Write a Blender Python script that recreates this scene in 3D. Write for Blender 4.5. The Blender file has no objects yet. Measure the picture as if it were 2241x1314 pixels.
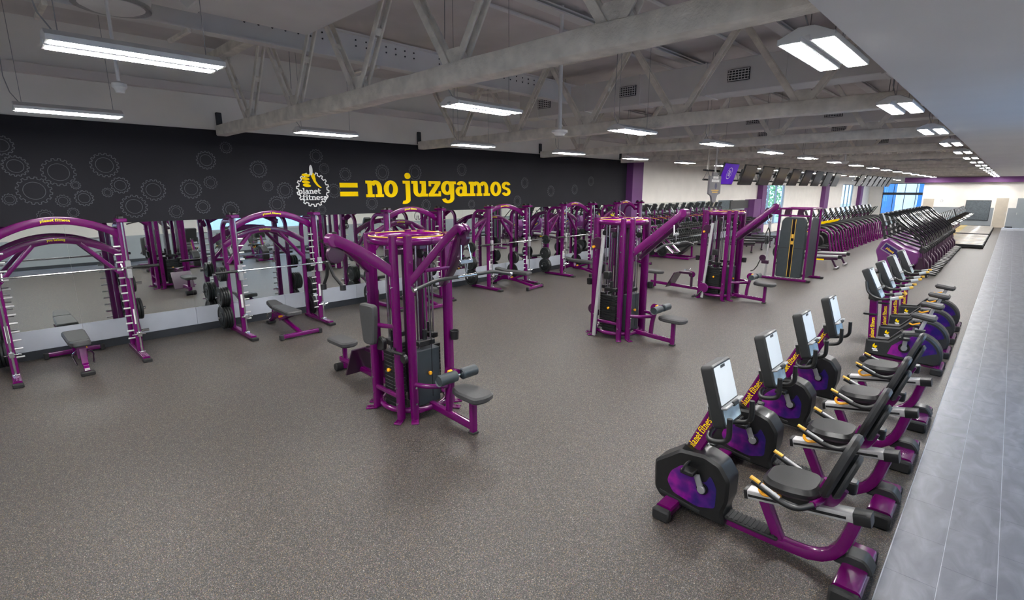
import bpy, bmesh, math, random
from mathutils import Vector, Matrix
R = math.radians
PI = math.pi
random.seed(7)
scene = bpy.context.scene
C = scene.collection

# ------------------------------------------------------------------ camera
cam = bpy.data.cameras.new('camera')
camo = bpy.data.objects.new('camera', cam)
C.objects.link(camo)
camo.location = (0, 0, 2.7)
camo.rotation_euler = (R(90 - 12.3), 0, R(44.1))
cam.sensor_width = 36.0
cam.sensor_fit = 'HORIZONTAL'
cam.lens = 36.0 * 1110.0 / 2241.0
cam.clip_start = 0.05
cam.clip_end = 300
scene.camera = camo

# ------------------------------------------------------------------ world: pale blue overcast daylight outside the windows
world = bpy.data.worlds.new('sky')
scene.world = world
world.use_nodes = True
wn = world.node_tree
wn.nodes.clear()
wo = wn.nodes.new('ShaderNodeOutputWorld')
wb = wn.nodes.new('ShaderNodeBackground')
wb.inputs['Color'].default_value = (0.5, 0.69, 1.0, 1)
wb.inputs['Strength'].default_value = 4.2
wn.links.new(wb.outputs[0], wo.inputs[0])

# daylight portals in the right hand windows (they only guide sampling, they emit nothing)
def portal(x, y, z, sx, sy, rz):
    l = bpy.data.lights.new('window_portal', 'AREA')
    l.shape = 'RECTANGLE'; l.size = sx; l.size_y = sy
    l.cycles.is_portal = True
    o = bpy.data.objects.new('window_portal', l)
    C.objects.link(o)
    o.location = (x, y, z)
    o.rotation_euler = (R(90), 0, rz)
    return o
WIN_R = [(-5.0, -0.6), (6.4, 10.6)]           # window spans along the right wall
for a, b in WIN_R:
    portal(1.66, (a + b) / 2, 2.2, b - a, 2.4, R(-90))

scene.view_settings.view_transform = 'Standard'
scene.view_settings.look = 'None'
scene.view_settings.exposure = 0.0
scene.view_settings.gamma = 1.0
scene.view_settings.use_curve_mapping = False
LAMP = 135.0                                    # radiance of the pendant lamp tubes

# ------------------------------------------------------------------ materials
def lin(c):
    return tuple(((v / 255) / 12.92 if v <= 10.3 else ((v / 255 + 0.055) / 1.055) ** 2.4) for v in c)
def mat(name, rgb, rough=0.5, metal=0.0, coat=0.0, var=0.12, scale=30.0, bump=0.0, bscale=80.0, emit=0.0, spec=None):
    m = bpy.data.materials.new(name)
    m.use_nodes = True
    nt = m.node_tree
    b = nt.nodes['Principled BSDF']
    col = lin(rgb)
    b.inputs['Roughness'].default_value = rough
    b.inputs['Metallic'].default_value = metal
    b.inputs['Coat Weight'].default_value = coat
    b.inputs['Coat Roughness'].default_value = 0.08
    if spec is not None: b.inputs['Specular IOR Level'].default_value = spec
    tc = nt.nodes.new('ShaderNodeTexCoord')
    if var > 0:
        n = nt.nodes.new('ShaderNodeTexNoise'); n.inputs['Scale'].default_value = scale; n.inputs['Detail'].default_value = 2
        r = nt.nodes.new('ShaderNodeValToRGB')
        r.color_ramp.elements[0].position = 0.3; r.color_ramp.elements[1].position = 0.7
        r.color_ramp.elements[0].color = (*[v * (1 - var) for v in col], 1)
        r.color_ramp.elements[1].color = (*[min(1, v * (1 + var)) for v in col], 1)
        nt.links.new(tc.outputs['Object'], n.inputs['Vector'])
        nt.links.new(n.outputs['Fac'], r.inputs['Fac'])
        nt.links.new(r.outputs['Color'], b.inputs['Base Color'])
    else:
        b.inputs['Base Color'].default_value = (*col, 1)
    if bump > 0:
        n2 = nt.nodes.new('ShaderNodeTexNoise'); n2.inputs['Scale'].default_value = bscale; n2.inputs['Detail'].default_value = 3
        bp = nt.nodes.new('ShaderNodeBump'); bp.inputs['Strength'].default_value = bump; bp.inputs['Distance'].default_value = 0.02
        nt.links.new(tc.outputs['Object'], n2.inputs['Vector'])
        nt.links.new(n2.outputs['Fac'], bp.inputs['Height'])
        nt.links.new(bp.outputs['Normal'], b.inputs['Normal'])
    if emit > 0:
        b.inputs['Emission Color'].default_value = (1, 0.985, 0.97, 1)
        b.inputs['Emission Strength'].default_value = emit
    return m

M = {}
M['purple'] = mat('purple_paint', (92, 0, 82), 0.26, 0.0, 0.4, 0.05, 3, spec=0.4)
M['purple_dark'] = mat('dark_purple_paint', (52, 14, 48), 0.3, 0.1, 0.5, 0.08, 3)
M['purple_shroud'] = mat('purple_plastic', (104, 40, 108), 0.38, 0, 0.2, 0.06, 5)
M['purple_wall'] = mat('purple_wall_paint', (98, 50, 108), 0.6, 0, 0, 0.05, 2)
M['black'] = mat('black_plastic', (19, 20, 21), 0.42, 0, 0.1, 0.15, 20)
M['black_gloss'] = mat('black_gloss', (20, 20, 22), 0.15, 0, 0.4, 0.1, 10)
M['rubber'] = mat('black_rubber', (24, 24, 25), 0.7, 0, 0, 0.15, 60, 0.1)
M['iron'] = mat('black_iron', (34, 36, 36), 0.38, 0.3, 0, 0.15, 20)
M['pad'] = mat('grey_vinyl', (60, 60, 61), 0.55, 0, 0, 0.08, 40, 0.08, 200)
M['vinyl'] = mat('black_vinyl', (26, 26, 27), 0.36, 0, 0.1, 0.1, 40, 0.05, 200)
M['shroud'] = mat('slate_plastic', (48, 56, 60), 0.45, 0, 0.1, 0.08, 10)
M['shell'] = mat('charcoal_plastic', (33, 35, 36), 0.5, 0, 0.05, 0.1, 15)
M['chrome'] = mat('chrome', (215, 216, 218), 0.12, 1.0, 0, 0.04, 10)
M['steel'] = mat('brushed_steel', (190, 190, 190), 0.3, 1.0, 0, 0.08, 60)
M['alu'] = mat('aluminium', (196, 196, 196), 0.3, 0.45, 0, 0.06, 40)
M['silver'] = mat('silver_plastic', (150, 151, 152), 0.4, 0.4, 0, 0.06, 20)
M['yellow'] = mat('yellow_print', (255, 214, 0), 0.8, 0, 0, 0.02, 5, spec=0.15)
M['gold'] = mat('gold_print', (214, 166, 60), 0.5, 0, 0, 0.05, 20)
M['orange'] = mat('orange_plastic', (246, 170, 20), 0.4, 0, 0.2, 0.05, 20)
M['white_print'] = mat('white_print', (236, 236, 234), 0.5, 0, 0, 0.03, 10)
M['sticker'] = mat('white_sticker', (214, 212, 210), 0.5, 0, 0, 0.05, 60)
M['gear_print'] = mat('grey_print', (66, 69, 76), 0.6, 0, 0, 0.1, 8)
M['mural'] = mat('charcoal_mural', (32, 32, 38), 0.7, 0, 0, 0.18, 0.7, spec=0.25)
M['wall'] = mat('white_wall', (238, 234, 227), 0.75, 0, 0, 0.03, 2, 0.03, 30)
M['wall_grey'] = mat('grey_wall_paint', (140, 146, 151), 0.7, 0, 0, 0.04, 2)
M['kick'] = mat('grey_kick_panel', (166, 171, 180), 0.5, 0, 0, 0.04, 3)
M['base'] = mat('black_base', (36, 40, 46), 0.5, 0, 0, 0.1, 10)
M['deck'] = mat('white_roof_deck', (214, 208, 206), 0.85, 0, 0, 0.08, 1.5, 0.05, 12)
M['steelwork'] = mat('sprayed_steelwork', (232, 226, 216), 0.9, 0, 0, 0.14, 6, 0.5, 45)
M['duct'] = mat('white_duct', (222, 220, 218), 0.6, 0, 0, 0.05, 2)
M['grille'] = mat('dark_grille', (52, 52, 54), 0.6, 0, 0, 0.1, 20)
M['soffit'] = mat('soffit_paint', (226, 226, 228), 0.7, 0, 0, 0.03, 1)
M['lamp'] = mat('lamp_tube', (255, 255, 255), 0.4, 0, 0, 0, 1, 0, 1, LAMP)
M['lamp_small'] = mat('lamp_lens', (255, 250, 240), 0.4, 0, 0, 0, 1, 0, 1, 14)
M['lamp_body'] = mat('white_lamp_housing', (214, 214, 214), 0.5, 0, 0, 0.03, 10)
M['screen'] = mat('pale_screen', (226, 234, 240), 0.18, 0, 0.4, 0.08, 2.2)
M['screen_low'] = mat('pale_panel', (196, 220, 234), 0.25, 0, 0.3, 0.2, 9)
M['tv'] = mat('dark_screen', (34, 35, 37), 0.12, 0, 0.3, 0.25, 2)
M['tv_purple'] = mat('purple_screen', (66, 14, 150), 0.2, 0, 0.2, 0.12, 2)
M['tv_purple'].node_tree.nodes['Principled BSDF'].inputs['Emission Color'].default_value = (*lin((72, 12, 160)), 1)
M['tv_purple'].node_tree.nodes['Principled BSDF'].inputs['Emission Strength'].default_value = 0.6
M['belt'] = mat('treadmill_belt', (168, 148, 108), 0.35, 0, 0.2, 0.2, 3)
M['beige'] = mat('tan_belt_print', (196, 176, 140), 0.4, 0, 0, 0.15, 6)
M['sign'] = mat('grey_sign', (104, 102, 108), 0.5, 0, 0, 0.08, 4)
M['navy'] = mat('navy_print', (22, 26, 70), 0.5, 0, 0, 0.1, 5)
M['door'] = mat('beige_door', (190, 180, 164), 0.5, 0, 0, 0.05, 3)
M['chalk'] = mat('slate_board', (84, 92, 98), 0.6, 0, 0, 0.2, 14)
M['bark'] = mat('bark', (96, 80, 62), 0.9, 0, 0, 0.2, 8)
M['leaf'] = mat('leaves', (120, 170, 110), 0.7, 0, 0, 0.3, 5)
M['blue_panel'] = mat('blue_facade', (70, 130, 190), 0.5, 0, 0, 0.15, 0.6)
M['grout'] = mat('grout', (168, 172, 182), 0.8, 0, 0, 0.05, 20)

def special_mats():
    # speckled rubber floor: dark crumb with pale and coloured flecks
    m = bpy.data.materials.new('speckled_rubber'); m.use_nodes = True
    nt = m.node_tree; b = nt.nodes['Principled BSDF']; L = nt.links.new
    tc = nt.nodes.new('ShaderNodeTexCoord')
    vo = nt.nodes.new('ShaderNodeTexVoronoi'); vo.inputs['Scale'].default_value = 240
    L(tc.outputs['Object'], vo.inputs['Vector'])
    sep = nt.nodes.new('ShaderNodeSeparateColor'); L(vo.outputs['Color'], sep.inputs[0])
    r = nt.nodes.new('ShaderNodeValToRGB'); r.color_ramp.interpolation = 'CONSTANT'
    e = r.color_ramp.elements
    stops = [(0.0, (26, 25, 24)), (0.24, (50, 47, 45)), (0.48, (66, 62, 59)), (0.69, (86, 81, 77)), (0.84, (128, 121, 112)), (0.92, (134, 112, 70)), (0.955, (112, 74, 90)), (0.975, (80, 92, 106)), (0.99, (172, 168, 160))]
    e[0].position, e[0].color = stops[0][0], (*lin(stops[0][1]), 1)
    e[1].position, e[1].color = stops[1][0], (*lin(stops[1][1]), 1)
    for p, c in stops[2:]:
        x = e.new(p); x.color = (*lin(c), 1)
    L(sep.outputs[0], r.inputs['Fac'])
    n = nt.nodes.new('ShaderNodeTexNoise'); n.inputs['Scale'].default_value = 0.5; n.inputs['Detail'].default_value = 4
    L(tc.outputs['Object'], n.inputs['Vector'])
    mr = nt.nodes.new('ShaderNodeMapRange'); mr.inputs['To Min'].default_value = 0.78; mr.inputs['To Max'].default_value = 0.9
    L(n.outputs['Fac'], mr.inputs['Value'])
    mx = nt.nodes.new('ShaderNodeVectorMath'); mx.operation = 'SCALE'
    L(r.outputs['Color'], mx.inputs[0]); L(mr.outputs['Result'], mx.inputs['Scale'])
    L(mx.outputs['Vector'], b.inputs['Base Color'])
    b.inputs['Roughness'].default_value = 0.52
    b.inputs['Specular IOR Level'].default_value = 0.48
    M['rubber_floor'] = m
    # slate tile with pale veins
    m = bpy.data.materials.new('slate_tile'); m.use_nodes = True
    nt = m.node_tree; b = nt.nodes['Principled BSDF']; L = nt.links.new
    tc = nt.nodes.new('ShaderNodeTexCoord')
    geo = nt.nodes.new('ShaderNodeNewGeometry')
    mp = nt.nodes.new('ShaderNodeMapping'); mp.inputs['Scale'].default_value = (3.2, 1.3, 1); mp.inputs['Rotation'].default_value = (0, 0, 0.6)
    L(geo.outputs['Position'], mp.inputs['Vector'])
    n = nt.nodes.new('ShaderNodeTexNoise'); n.inputs['Scale'].default_value = 2.0; n.inputs['Detail'].default_value = 8; n.inputs['Distortion'].default_value = 1.2
    L(mp.outputs['Vector'], n.inputs['Vector'])
    r = nt.nodes.new('ShaderNodeValToRGB'); e = r.color_ramp.elements
    e[0].position = 0.34; e[0].color = (*lin((82, 85, 95)), 1)
    e[1].position = 0.7; e[1].color = (*lin((108, 111, 121)), 1)
    x = e.new(0.52); x.color = (*lin((94, 97, 107)), 1)
    L(n.outputs['Fac'], r.inputs['Fac']); L(r.outputs['Color'], b.inputs['Base Color'])
    bp = nt.nodes.new('ShaderNodeBump'); bp.inputs['Strength'].default_value = 0.12; bp.inputs['Distance'].default_value = 0.01
    L(n.outputs['Fac'], bp.inputs['Height']); L(bp.outputs['Normal'], b.inputs['Normal'])
    b.inputs['Roughness'].default_value = 0.42
    M['tile'] = m
    # galaxy print: magenta to deep blue
    for gname, goff in (('galaxy', -.22), ('galaxy_rear', -.68)):
        m = bpy.data.materials.new('purple_blue_print'); m.use_nodes = True
        nt = m.node_tree; b = nt.nodes['Principled BSDF']; L = nt.links.new
        tc = nt.nodes.new('ShaderNodeTexCoord')
        sx = nt.nodes.new('ShaderNodeSeparateXYZ'); L(tc.outputs['Object'], sx.inputs[0])
        n = nt.nodes.new('ShaderNodeTexNoise'); n.inputs['Scale'].default_value = 9; n.inputs['Detail'].default_value = 3
        L(tc.outputs['Object'], n.inputs['Vector'])
        a = nt.nodes.new('ShaderNodeMath'); a.operation = 'MULTIPLY_ADD'; a.inputs[1].default_value = 1.0; a.inputs[2].default_value = goff
        L(sx.outputs[0], a.inputs[0])
        ad = nt.nodes.new('ShaderNodeMath'); ad.operation = 'ADD'; L(a.outputs[0], ad.inputs[0]); L(n.outputs['Fac'], ad.inputs[1])
        r = nt.nodes.new('ShaderNodeValToRGB'); e = r.color_ramp.elements
        e[0].position = 0.2; e[0].color = (*lin((136, 18, 132)), 1)
        e[1].position = 0.62; e[1].color = (*lin((34, 20, 92)), 1)
        x = e.new(0.4); x.color = (*lin((78, 14, 112)), 1)
        L(ad.outputs[0], r.inputs['Fac']); L(r.outputs['Color'], b.inputs['Base Color'])
        b.inputs['Roughness'].default_value = 0.3
        M[gname] = m
    # mirror
    m = bpy.data.materials.new('mirror_glass'); m.use_nodes = True
    b = m.node_tree.nodes['Principled BSDF']
    b.inputs['Base Color'].default_value = (0.80, 0.84, 0.83, 1); b.inputs['Metallic'].default_value = 1; b.inputs['Roughness'].default_value = 0.012
    M['mirror'] = m
    # window glass
    m = bpy.data.materials.new('window_glass'); m.use_nodes = True
    nt = m.node_tree; nt.nodes.clear()
    o = nt.nodes.new('ShaderNodeOutputMaterial'); t = nt.nodes.new('ShaderNodeBsdfTransparent'); g = nt.nodes.new('ShaderNodeBsdfGlossy')
    t.inputs[0].default_value = (0.9, 0.96, 0.96, 1); g.inputs['Roughness'].default_value = 0.02
    mxs = nt.nodes.new('ShaderNodeMixShader'); mxs.inputs[0].default_value = 0.07
    nt.links.new(t.outputs[0], mxs.inputs[1]); nt.links.new(g.outputs[0], mxs.inputs[2]); nt.links.new(mxs.outputs[0], o.inputs[0])
    M['glass'] = m
special_mats()

# ------------------------------------------------------------------ mesh helpers
class MB:
    def __init__(s): s.v = []; s.f = []
    def add(s, vs, fs):
        n = len(s.v); s.v += [tuple(v) for v in vs]; s.f += [tuple(i + n for i in f) for f in fs]; return s
    def box(s, x0, x1, y0, y1, z0, z1, c=0.0):
        if c <= 0:
            vs = [(x, y, z) for x in (x0, x1) for y in (y0, y1) for z in (z0, z1)]
            return s.add(vs, [(0, 1, 3, 2), (4, 6, 7, 5), (0, 4, 5, 1), (2, 3, 7, 6), (0, 2, 6, 4), (1, 5, 7, 3)])
        vs = []; idx = {}
        for i, x in enumerate((x0, x1)):
            for j, y in enumerate((y0, y1)):
                for k, z in enumerate((z0, z1)):
                    dx = c if i == 0 else -c; dy = c if j == 0 else -c; dz = c if k == 0 else -c
                    idx[i, j, k] = len(vs)
                    vs += [(x, y + dy, z + dz), (x + dx, y, z + dz), (x + dx, y + dy, z)]
        fs = []
        for a in (0, 1):
            q = [(a, 0, 0), (a, 1, 0), (a, 1, 1), (a, 0, 1)]
            fs.append([idx[t] for t in q])
            q = [(0, a, 0), (1, a, 0), (1, a, 1), (0, a, 1)]
            fs.append([idx[t] + 1 for t in q])
            q = [(0, 0, a), (1, 0, a), (1, 1, a), (0, 1, a)]
            fs.append([idx[t] + 2 for t in q])
            for b in (0, 1):
                p, q2 = idx[a, b, 0], idx[a, b, 1]; fs.append([p, q2, q2 + 1, p + 1])
                p, q2 = idx[a, 0, b], idx[a, 1, b]; fs.append([p, q2, q2 + 2, p + 2])
                p, q2 = idx[0, a, b], idx[1, a, b]; fs.append([p + 1, q2 + 1, q2 + 2, p + 2])
        for t in idx.values(): fs.append([t, t + 1, t + 2])
        return s.add(vs, fs)
    def sweep(s, path, prof, up=(0, 0, 1), cap=True, scale=None):
        P = [Vector(p) for p in path]; n = len(prof); U = Vector(up)
        T = []
        for i in range(len(P)):
            a = P[max(i - 1, 0)]; b = P[min(i + 1, len(P) - 1)]
            t = (b - a); t.normalize(); T.append(t)
        if abs(T[0].dot(U)) > 0.95: U = Vector((1, 0, 0)) if abs(T[0].x) < 0.9 else Vector((0, 1, 0))
        vs = []
        side = T[0].cross(U).normalized()
        for i, p in enumerate(P):
            side = (side - T[i] * side.dot(T[i])).normalized()
            upv = side.cross(T[i]).normalized()
            k = scale[i] if scale else 1
            for u, v in prof: vs.append(p + side * u * k + upv * v * k)
        fs = []
        for i in range(len(P) - 1):
            for j in range(n):
                k = (j + 1) % n
                fs.append((i * n + j, i * n + k, (i + 1) * n + k, (i + 1) * n + j))
        if cap: fs += [tuple(range(n)), tuple((len(P) - 1) * n + j for j in range(n))]
        return s.add(vs, fs)
    def tube(s, path, r, n=10, cap=True, scale=None):
        return s.sweep(path, [(r * math.cos(2 * PI * k / n), r * math.sin(2 * PI * k / n)) for k in range(n)], cap=cap, scale=scale)
    def rtube(s, path, w, h, r=0.012, up=(0, 0, 1)):
        return s.sweep(path, rrect(w, h, r), up=up)
    def prism(s, poly, plane, a, b, ch=0.0):
        def P(u, v, t): return {'xz': (u, t, v), 'xy': (u, v, t), 'yz': (t, u, v)}[plane]
        n = len(poly)
        if ch > 0:
            ins = inset(poly, ch); d = ch if b > a else -ch
            rings = [(ins, a), (poly, a + d), (poly, b - d), (ins, b)]
        else: rings = [(poly, a), (poly, b)]
        vs = [P(u, v, t) for ring, t in rings for u, v in ring]; fs = []
        for i in range(len(rings) - 1):
            for j in range(n):
                k = (j + 1) % n
                fs.append((i * n + j, i * n + k, (i + 1) * n + k, (i + 1) * n + j))
        m = (len(rings) - 1) * n
        fs += [tuple(range(n)), tuple(range(m, m + n))]
        return s.add(vs, fs)
    def lathe(s, prof, c=(0, 0, 0), axis='z', n=16):
        vs = []; fs = []
        for r, h in prof:
            for k in range(n):
                a = 2 * PI * k / n; u, v = r * math.cos(a), r * math.sin(a)
                q = {'z': (u, v, h), 'x': (h, u, v), 'y': (u, h, v)}[axis]
                vs.append((c[0] + q[0], c[1] + q[1], c[2] + q[2]))
        for i in range(len(prof) - 1):
            for j in range(n):
                k = (j + 1) % n
                fs.append((i * n + j, i * n + k, (i + 1) * n + k, (i + 1) * n + j))
        if prof[0][0] > 1e-5: fs.append(tuple(range(n)))
        if prof[-1][0] > 1e-5: fs.append(tuple((len(prof) - 1) * n + j for j in range(n)))
        return s.add(vs, fs)
    def cyl(s, c, r, h0, h1, axis='z', n=16, ch=0.0):
        pr = [(r, h0), (r, h1)] if ch <= 0 else [(r - ch, h0), (r, h0 + ch), (r, h1 - ch), (r - ch, h1)]
        return s.lathe(pr, c, axis, n)
    def xform(s, mtx, start=0):
        s.v = s.v[:start] + [tuple(mtx @ Vector(v)) for v in s.v[start:]]; return s

def rrect(w, h, r, n=3):
    r = min(r, w / 2 - 1e-4, h / 2 - 1e-4); out = []
    for cx, cy, a0 in ((w / 2 - r, h / 2 - r, 0), (-w / 2 + r, h / 2 - r, 90), (-w / 2 + r, -h / 2 + r, 180), (w / 2 - r, -h / 2 + r, 270)):
        for k in range(n):
            a = R(a0 + 90 * k / (n - 1)); out.append((cx + r * math.cos(a), cy + r * math.sin(a)))
    return out
def inset(poly, d):
    n = len(poly); A = sum(poly[i][0] * poly[(i + 1) % n][1] - poly[(i + 1) % n][0] * poly[i][1] for i in range(n))
    sg = 1 if A > 0 else -1; out = []
    for i in range(n):
        p, q, r_ = Vector(poly[i - 1]), Vector(poly[i]), Vector(poly[(i + 1) % n])
        a = (q - p).normalized(); b = (r_ - q).normalized()
        na = Vector((-a.y, a.x)) * sg; nb = Vector((-b.y, b.x)) * sg
        m = na + nb
        if m.length < 1e-5: m = na.copy()
        m.normalize(); k = max(m.dot(na), 0.4)
        o = q + m * (d / k); out.append((o.x, o.y))
    return out
def fillet(pts, r, n=5):
    P = [Vector(p) for p in pts]; out = [P[0]]
    for i in range(1, len(P) - 1):
        a = (P[i - 1] - P[i]); b = (P[i + 1] - P[i])
        d = min(r, a.length * 0.49, b.length * 0.49)
        p0 = P[i] + a.normalized() * d; p2 = P[i] + b.normalized() * d
        for k in range(n + 1):
            t = k / n; out.append(p0 * (1 - t) ** 2 + P[i] * 2 * t * (1 - t) + p2 * t * t)
    out.append(P[-1]); return out
def fil2(pts, r, n=4):
    m = len(pts); P = [Vector(p) for p in pts]; out = []
    for i in range(m):
        a = P[i - 1] - P[i]; b = P[(i + 1) % m] - P[i]
        d = min(r, a.length * 0.45, b.length * 0.45)
        p0 = P[i] + a.normalized() * d; p2 = P[i] + b.normalized() * d
        for k in range(n + 1):
            t = k / n; q = p0 * (1 - t) ** 2 + P[i] * 2 * t * (1 - t) + p2 * t * t; out.append((q.x, q.y))
    return out

def obj(name, mb, m, parent=None, smooth=True):
    me = bpy.data.meshes.new(name)
    me.from_pydata(mb.v, [], mb.f)
    bm = bmesh.new(); bm.from_mesh(me)
    bmesh.ops.recalc_face_normals(bm, faces=bm.faces)
    bm.to_mesh(me); bm.free()
    if smooth:
        me.shade_smooth(); me.set_sharp_from_angle(angle=R(38))
    me.materials.append(M[m] if isinstance(m, str) else m)
    o = bpy.data.objects.new(name, me); C.objects.link(o)
    if parent: o.parent = parent
    return o
def inst(name, src, parent, loc=(0, 0, 0), rot=None, scl=None):
    o = bpy.data.objects.new(name, src.data); C.objects.link(o); o.parent = parent; o.location = loc
    if rot: o.rotation_euler = rot
    if scl: o.scale = scl
    return o
def tag(o, label, cat, group=None):
    o['label'] = label; o['category'] = cat
    if group: o['group'] = group
    return o
def thing(name, label, cat, loc=(0, 0, 0), rz=0, group=None):
    o = bpy.data.objects.new(name, None); C.objects.link(o); o.empty_display_size = 0.1
    o.location = loc; o.rotation_euler = (0, 0, rz)
    return tag(o, label, cat, group)
def struct(name, mb, m, parent=None, smooth=False):
    o = obj(name, mb, m, parent, smooth)
    if not parent: o['kind'] = 'structure'
    return o
def kids(o): return KID.get(o.name, [])
def dup(root, loc, label, rz=None):
    r = root.copy(); C.objects.link(r); r.location = loc; r['label'] = label
    if rz is not None: r.rotation_euler = (0, 0, rz)
    for ch in list(root.children):
        c = ch.copy(); C.objects.link(c); c.parent = r
        for g in list(ch.children):
            d = g.copy(); C.objects.link(d); d.parent = c
    return r
ORD = ['nearest', 'second', 'third', 'fourth', 'fifth', 'sixth', 'seventh', 'eighth', 'ninth', 'tenth', 'eleventh', 'twelfth', 'thirteenth', 'fourteenth', 'fifteenth', 'sixteenth', 'seventeenth', 'eighteenth', 'nineteenth', 'twentieth', 'twenty first', 'twenty second', 'twenty third', 'twenty fourth']
def nth(i): return ORD[i] if i else 'first'

# ------------------------------------------------------------------ slab serif lettering (flat print)
def glyphs():
    G = {}
    def Rr(x0, y0, x1, y1): return [[(x0, y0), (x1, y0), (x1, y1), (x0, y1)]]
    def A(cx, cy, ox, oy, ix, iy, a0, a1, n=12):
        q = []
        for k in range(n):
            t0 = R(a0 + (a1 - a0) * k / n); t1 = R(a0 + (a1 - a0) * (k + 1) / n)
            q.append([(cx + ox * math.cos(t0), cy + oy * math.sin(t0)), (cx + ox * math.cos(t1), cy + oy * math.sin(t1)), (cx + ix * math.cos(t1), cy + iy * math.sin(t1)), (cx + ix * math.cos(t0), cy + iy * math.sin(t0))])
        return q
    def D(cx, cy, r): return A(cx, cy, r, r, 0.001, 0.001, 0, 360, 12)
    O = lambda cx, cy, ox=.48, oy=.53, ix=.19, iy=.36: A(cx, cy, ox, oy, ix, iy, 0, 360, 20)
    G['n'] = (1.2, Rr(.12, 0, .38, 1) + Rr(0, .84, .3, 1) + A(.64, .6, .4, .42, .12, .22, 0, 150) + Rr(.78, 0, 1.04, .62) + Rr(0, 0, .52, .16) + Rr(.64, 0, 1.16, .16))
    G['o'] = (1.06, O(.5, .5))
    G['a'] = (1.08, O(.4, .32, .4, .34, .14, .18) + Rr(.6, 0, .86, .68) + A(.46, .66, .4, .37, .14, .2, 0, 155) + Rr(.6, 0, 1.02, .16))
    G['b'] = (1.12, Rr(.1, 0, .36, 1.5) + Rr(0, 1.34, .36, 1.5) + O(.6, .5, .46, .53, .19, .35))
    G['e'] = (1.04, A(.5, .5, .5, .53, .2, .36, 0, 318, 18) + Rr(.15, .42, .99, .57))
    G['f'] = (.82, Rr(.18, 0, .44, 1.2) + A(.56, 1.14, .38, .38, .12, .2, 35, 180) + Rr(0, .84, .78, 1) + Rr(.04, 0, .64, .16))
    G['g'] = (1.12, O(.45, .56, .45, .47, .17, .3) + Rr(.7, -.12, .96, 1) + Rr(.7, .84, 1.1, 1) + A(.5, -.12, .46, .36, .2, .19, 195, 360))
    G['i'] = (.62, Rr(.16, 0, .42, 1) + Rr(0, .84, .42, 1) + Rr(0, 0, .58, .16) + D(.29, 1.32, .18))
    G['j'] = (.62, Rr(.22, -.18, .48, 1) + Rr(.04, .84, .48, 1) + A(.08, -.18, .4, .28, .14, .1, 255, 360) + D(.35, 1.32, .18))
    G['l'] = (.62, Rr(.16, 0, .42, 1.5) + Rr(0, 1.34, .42, 1.5) + Rr(0, 0, .58, .16))
    G['m'] = (1.84, Rr(.12, 0, .38, 1) + Rr(0, .84, .3, 1) + A(.62, .6, .38, .42, .11, .22, 0, 150) + Rr(.73, 0, 1.0, .62) + A(1.24, .6, .38, .42, .11, .22, 0, 150) + Rr(1.35, 0, 1.62, .62) + Rr(0, 0, .5, .16) + Rr(.64, 0, 1.1, .16) + Rr(1.25, 0, 1.78, .16))
    G['p'] = (1.12, Rr(.12, -.46, .38, 1) + Rr(0, .84, .38, 1) + Rr(0, -.46, .52, -.31) + O(.6, .5, .46, .53, .19, .35))
    G['s'] = (.9, A(.42, .74, .4, .29, .15, .12, 20, 270) + A(.42, .28, .4, .31, .15, .14, -160, 90))
    G['t'] = (.8, Rr(.16, .25, .42, 1.38) + Rr(0, .84, .74, 1) + A(.52, .28, .36, .3, .1, .13, 180, 330))
    G['u'] = (1.16, Rr(.12, .36, .38, 1) + Rr(0, .84, .38, 1) + A(.53, .38, .41, .4, .15, .22, 180, 360) + Rr(.7, 0, .96, 1) + Rr(.58, .84, .96, 1) + Rr(.7, 0, 1.1, .16))
    G['y'] = (1.08, [[(.1, 1), (.36, 1), (.64, .2), (.46, .02)], [(.74, 1), (.98, 1), (.46, -.46), (.22, -.46)]] + Rr(0, .84, .46, 1) + Rr(.62, .84, 1.08, 1) + Rr(.06, -.46, .44, -.32))
    G['z'] = (.96, Rr(.04, .84, .88, 1) + Rr(.04, 0, .9, .16) + [[(.04, .14), (.36, .14), (.88, .86), (.56, .86)]] + Rr(.04, .68, .18, .86) + Rr(.76, .1, .9, .32))
    G[' '] = (.5, [])
    return G
GL = glyphs()
def text_width(t): return sum(GL[c][0] for c in t)
def text(mb, t, fn):
    """fn(u, v) -> 3D; u runs 0..1 along the line, v in x-heights"""
    W = text_width(t); x = 0; i = 0
    o = Vector(fn(.5, 0)); nrm = (Vector(fn(.51, 0)) - o).cross(Vector(fn(.5, 1)) - o).normalized()
    for c in t:
        adv, quads = GL[c]
        for q in quads:
            mb.add([Vector(fn((x + u) / W, v)) + nrm * (.00012 * (i % 29)) for u, v in q], [(0, 1, 2, 3)]); i += 1
        x += adv
    return mb
def text_flat(mb, t, o, right, up, length, xh, bold=0.0):
    o, right, up = Vector(o), Vector(right), Vector(up)
    if bold:
        n = right.cross(up) * .0035
        for k, (a, b) in enumerate(((-1, -.5), (1, -.5), (-1, .5), (1, .5))):
            d = right * (a * bold * xh) + up * (b * bold * xh) - n * (k + 1) * .8
            text(mb, t, lambda u, v: o + d + right * (u * length) + up * (v * xh))
    return text(mb, t, lambda u, v: o + right * (u * length) + up * (v * xh))
# ================================================================== SETTING
WX = -11.06          # face of the mirror wall
YF = 51.2            # far wall
ZD = 5.25            # roof deck
floor = struct('floor', MB().box(WX - .2, -0.285, -6, 67, -0.12, 0), 'rubber_floor')
walk = struct('floor_walkway', MB().box(-0.285, 1.6, -6, YF, -0.12, -0.004), 'grout')
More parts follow.
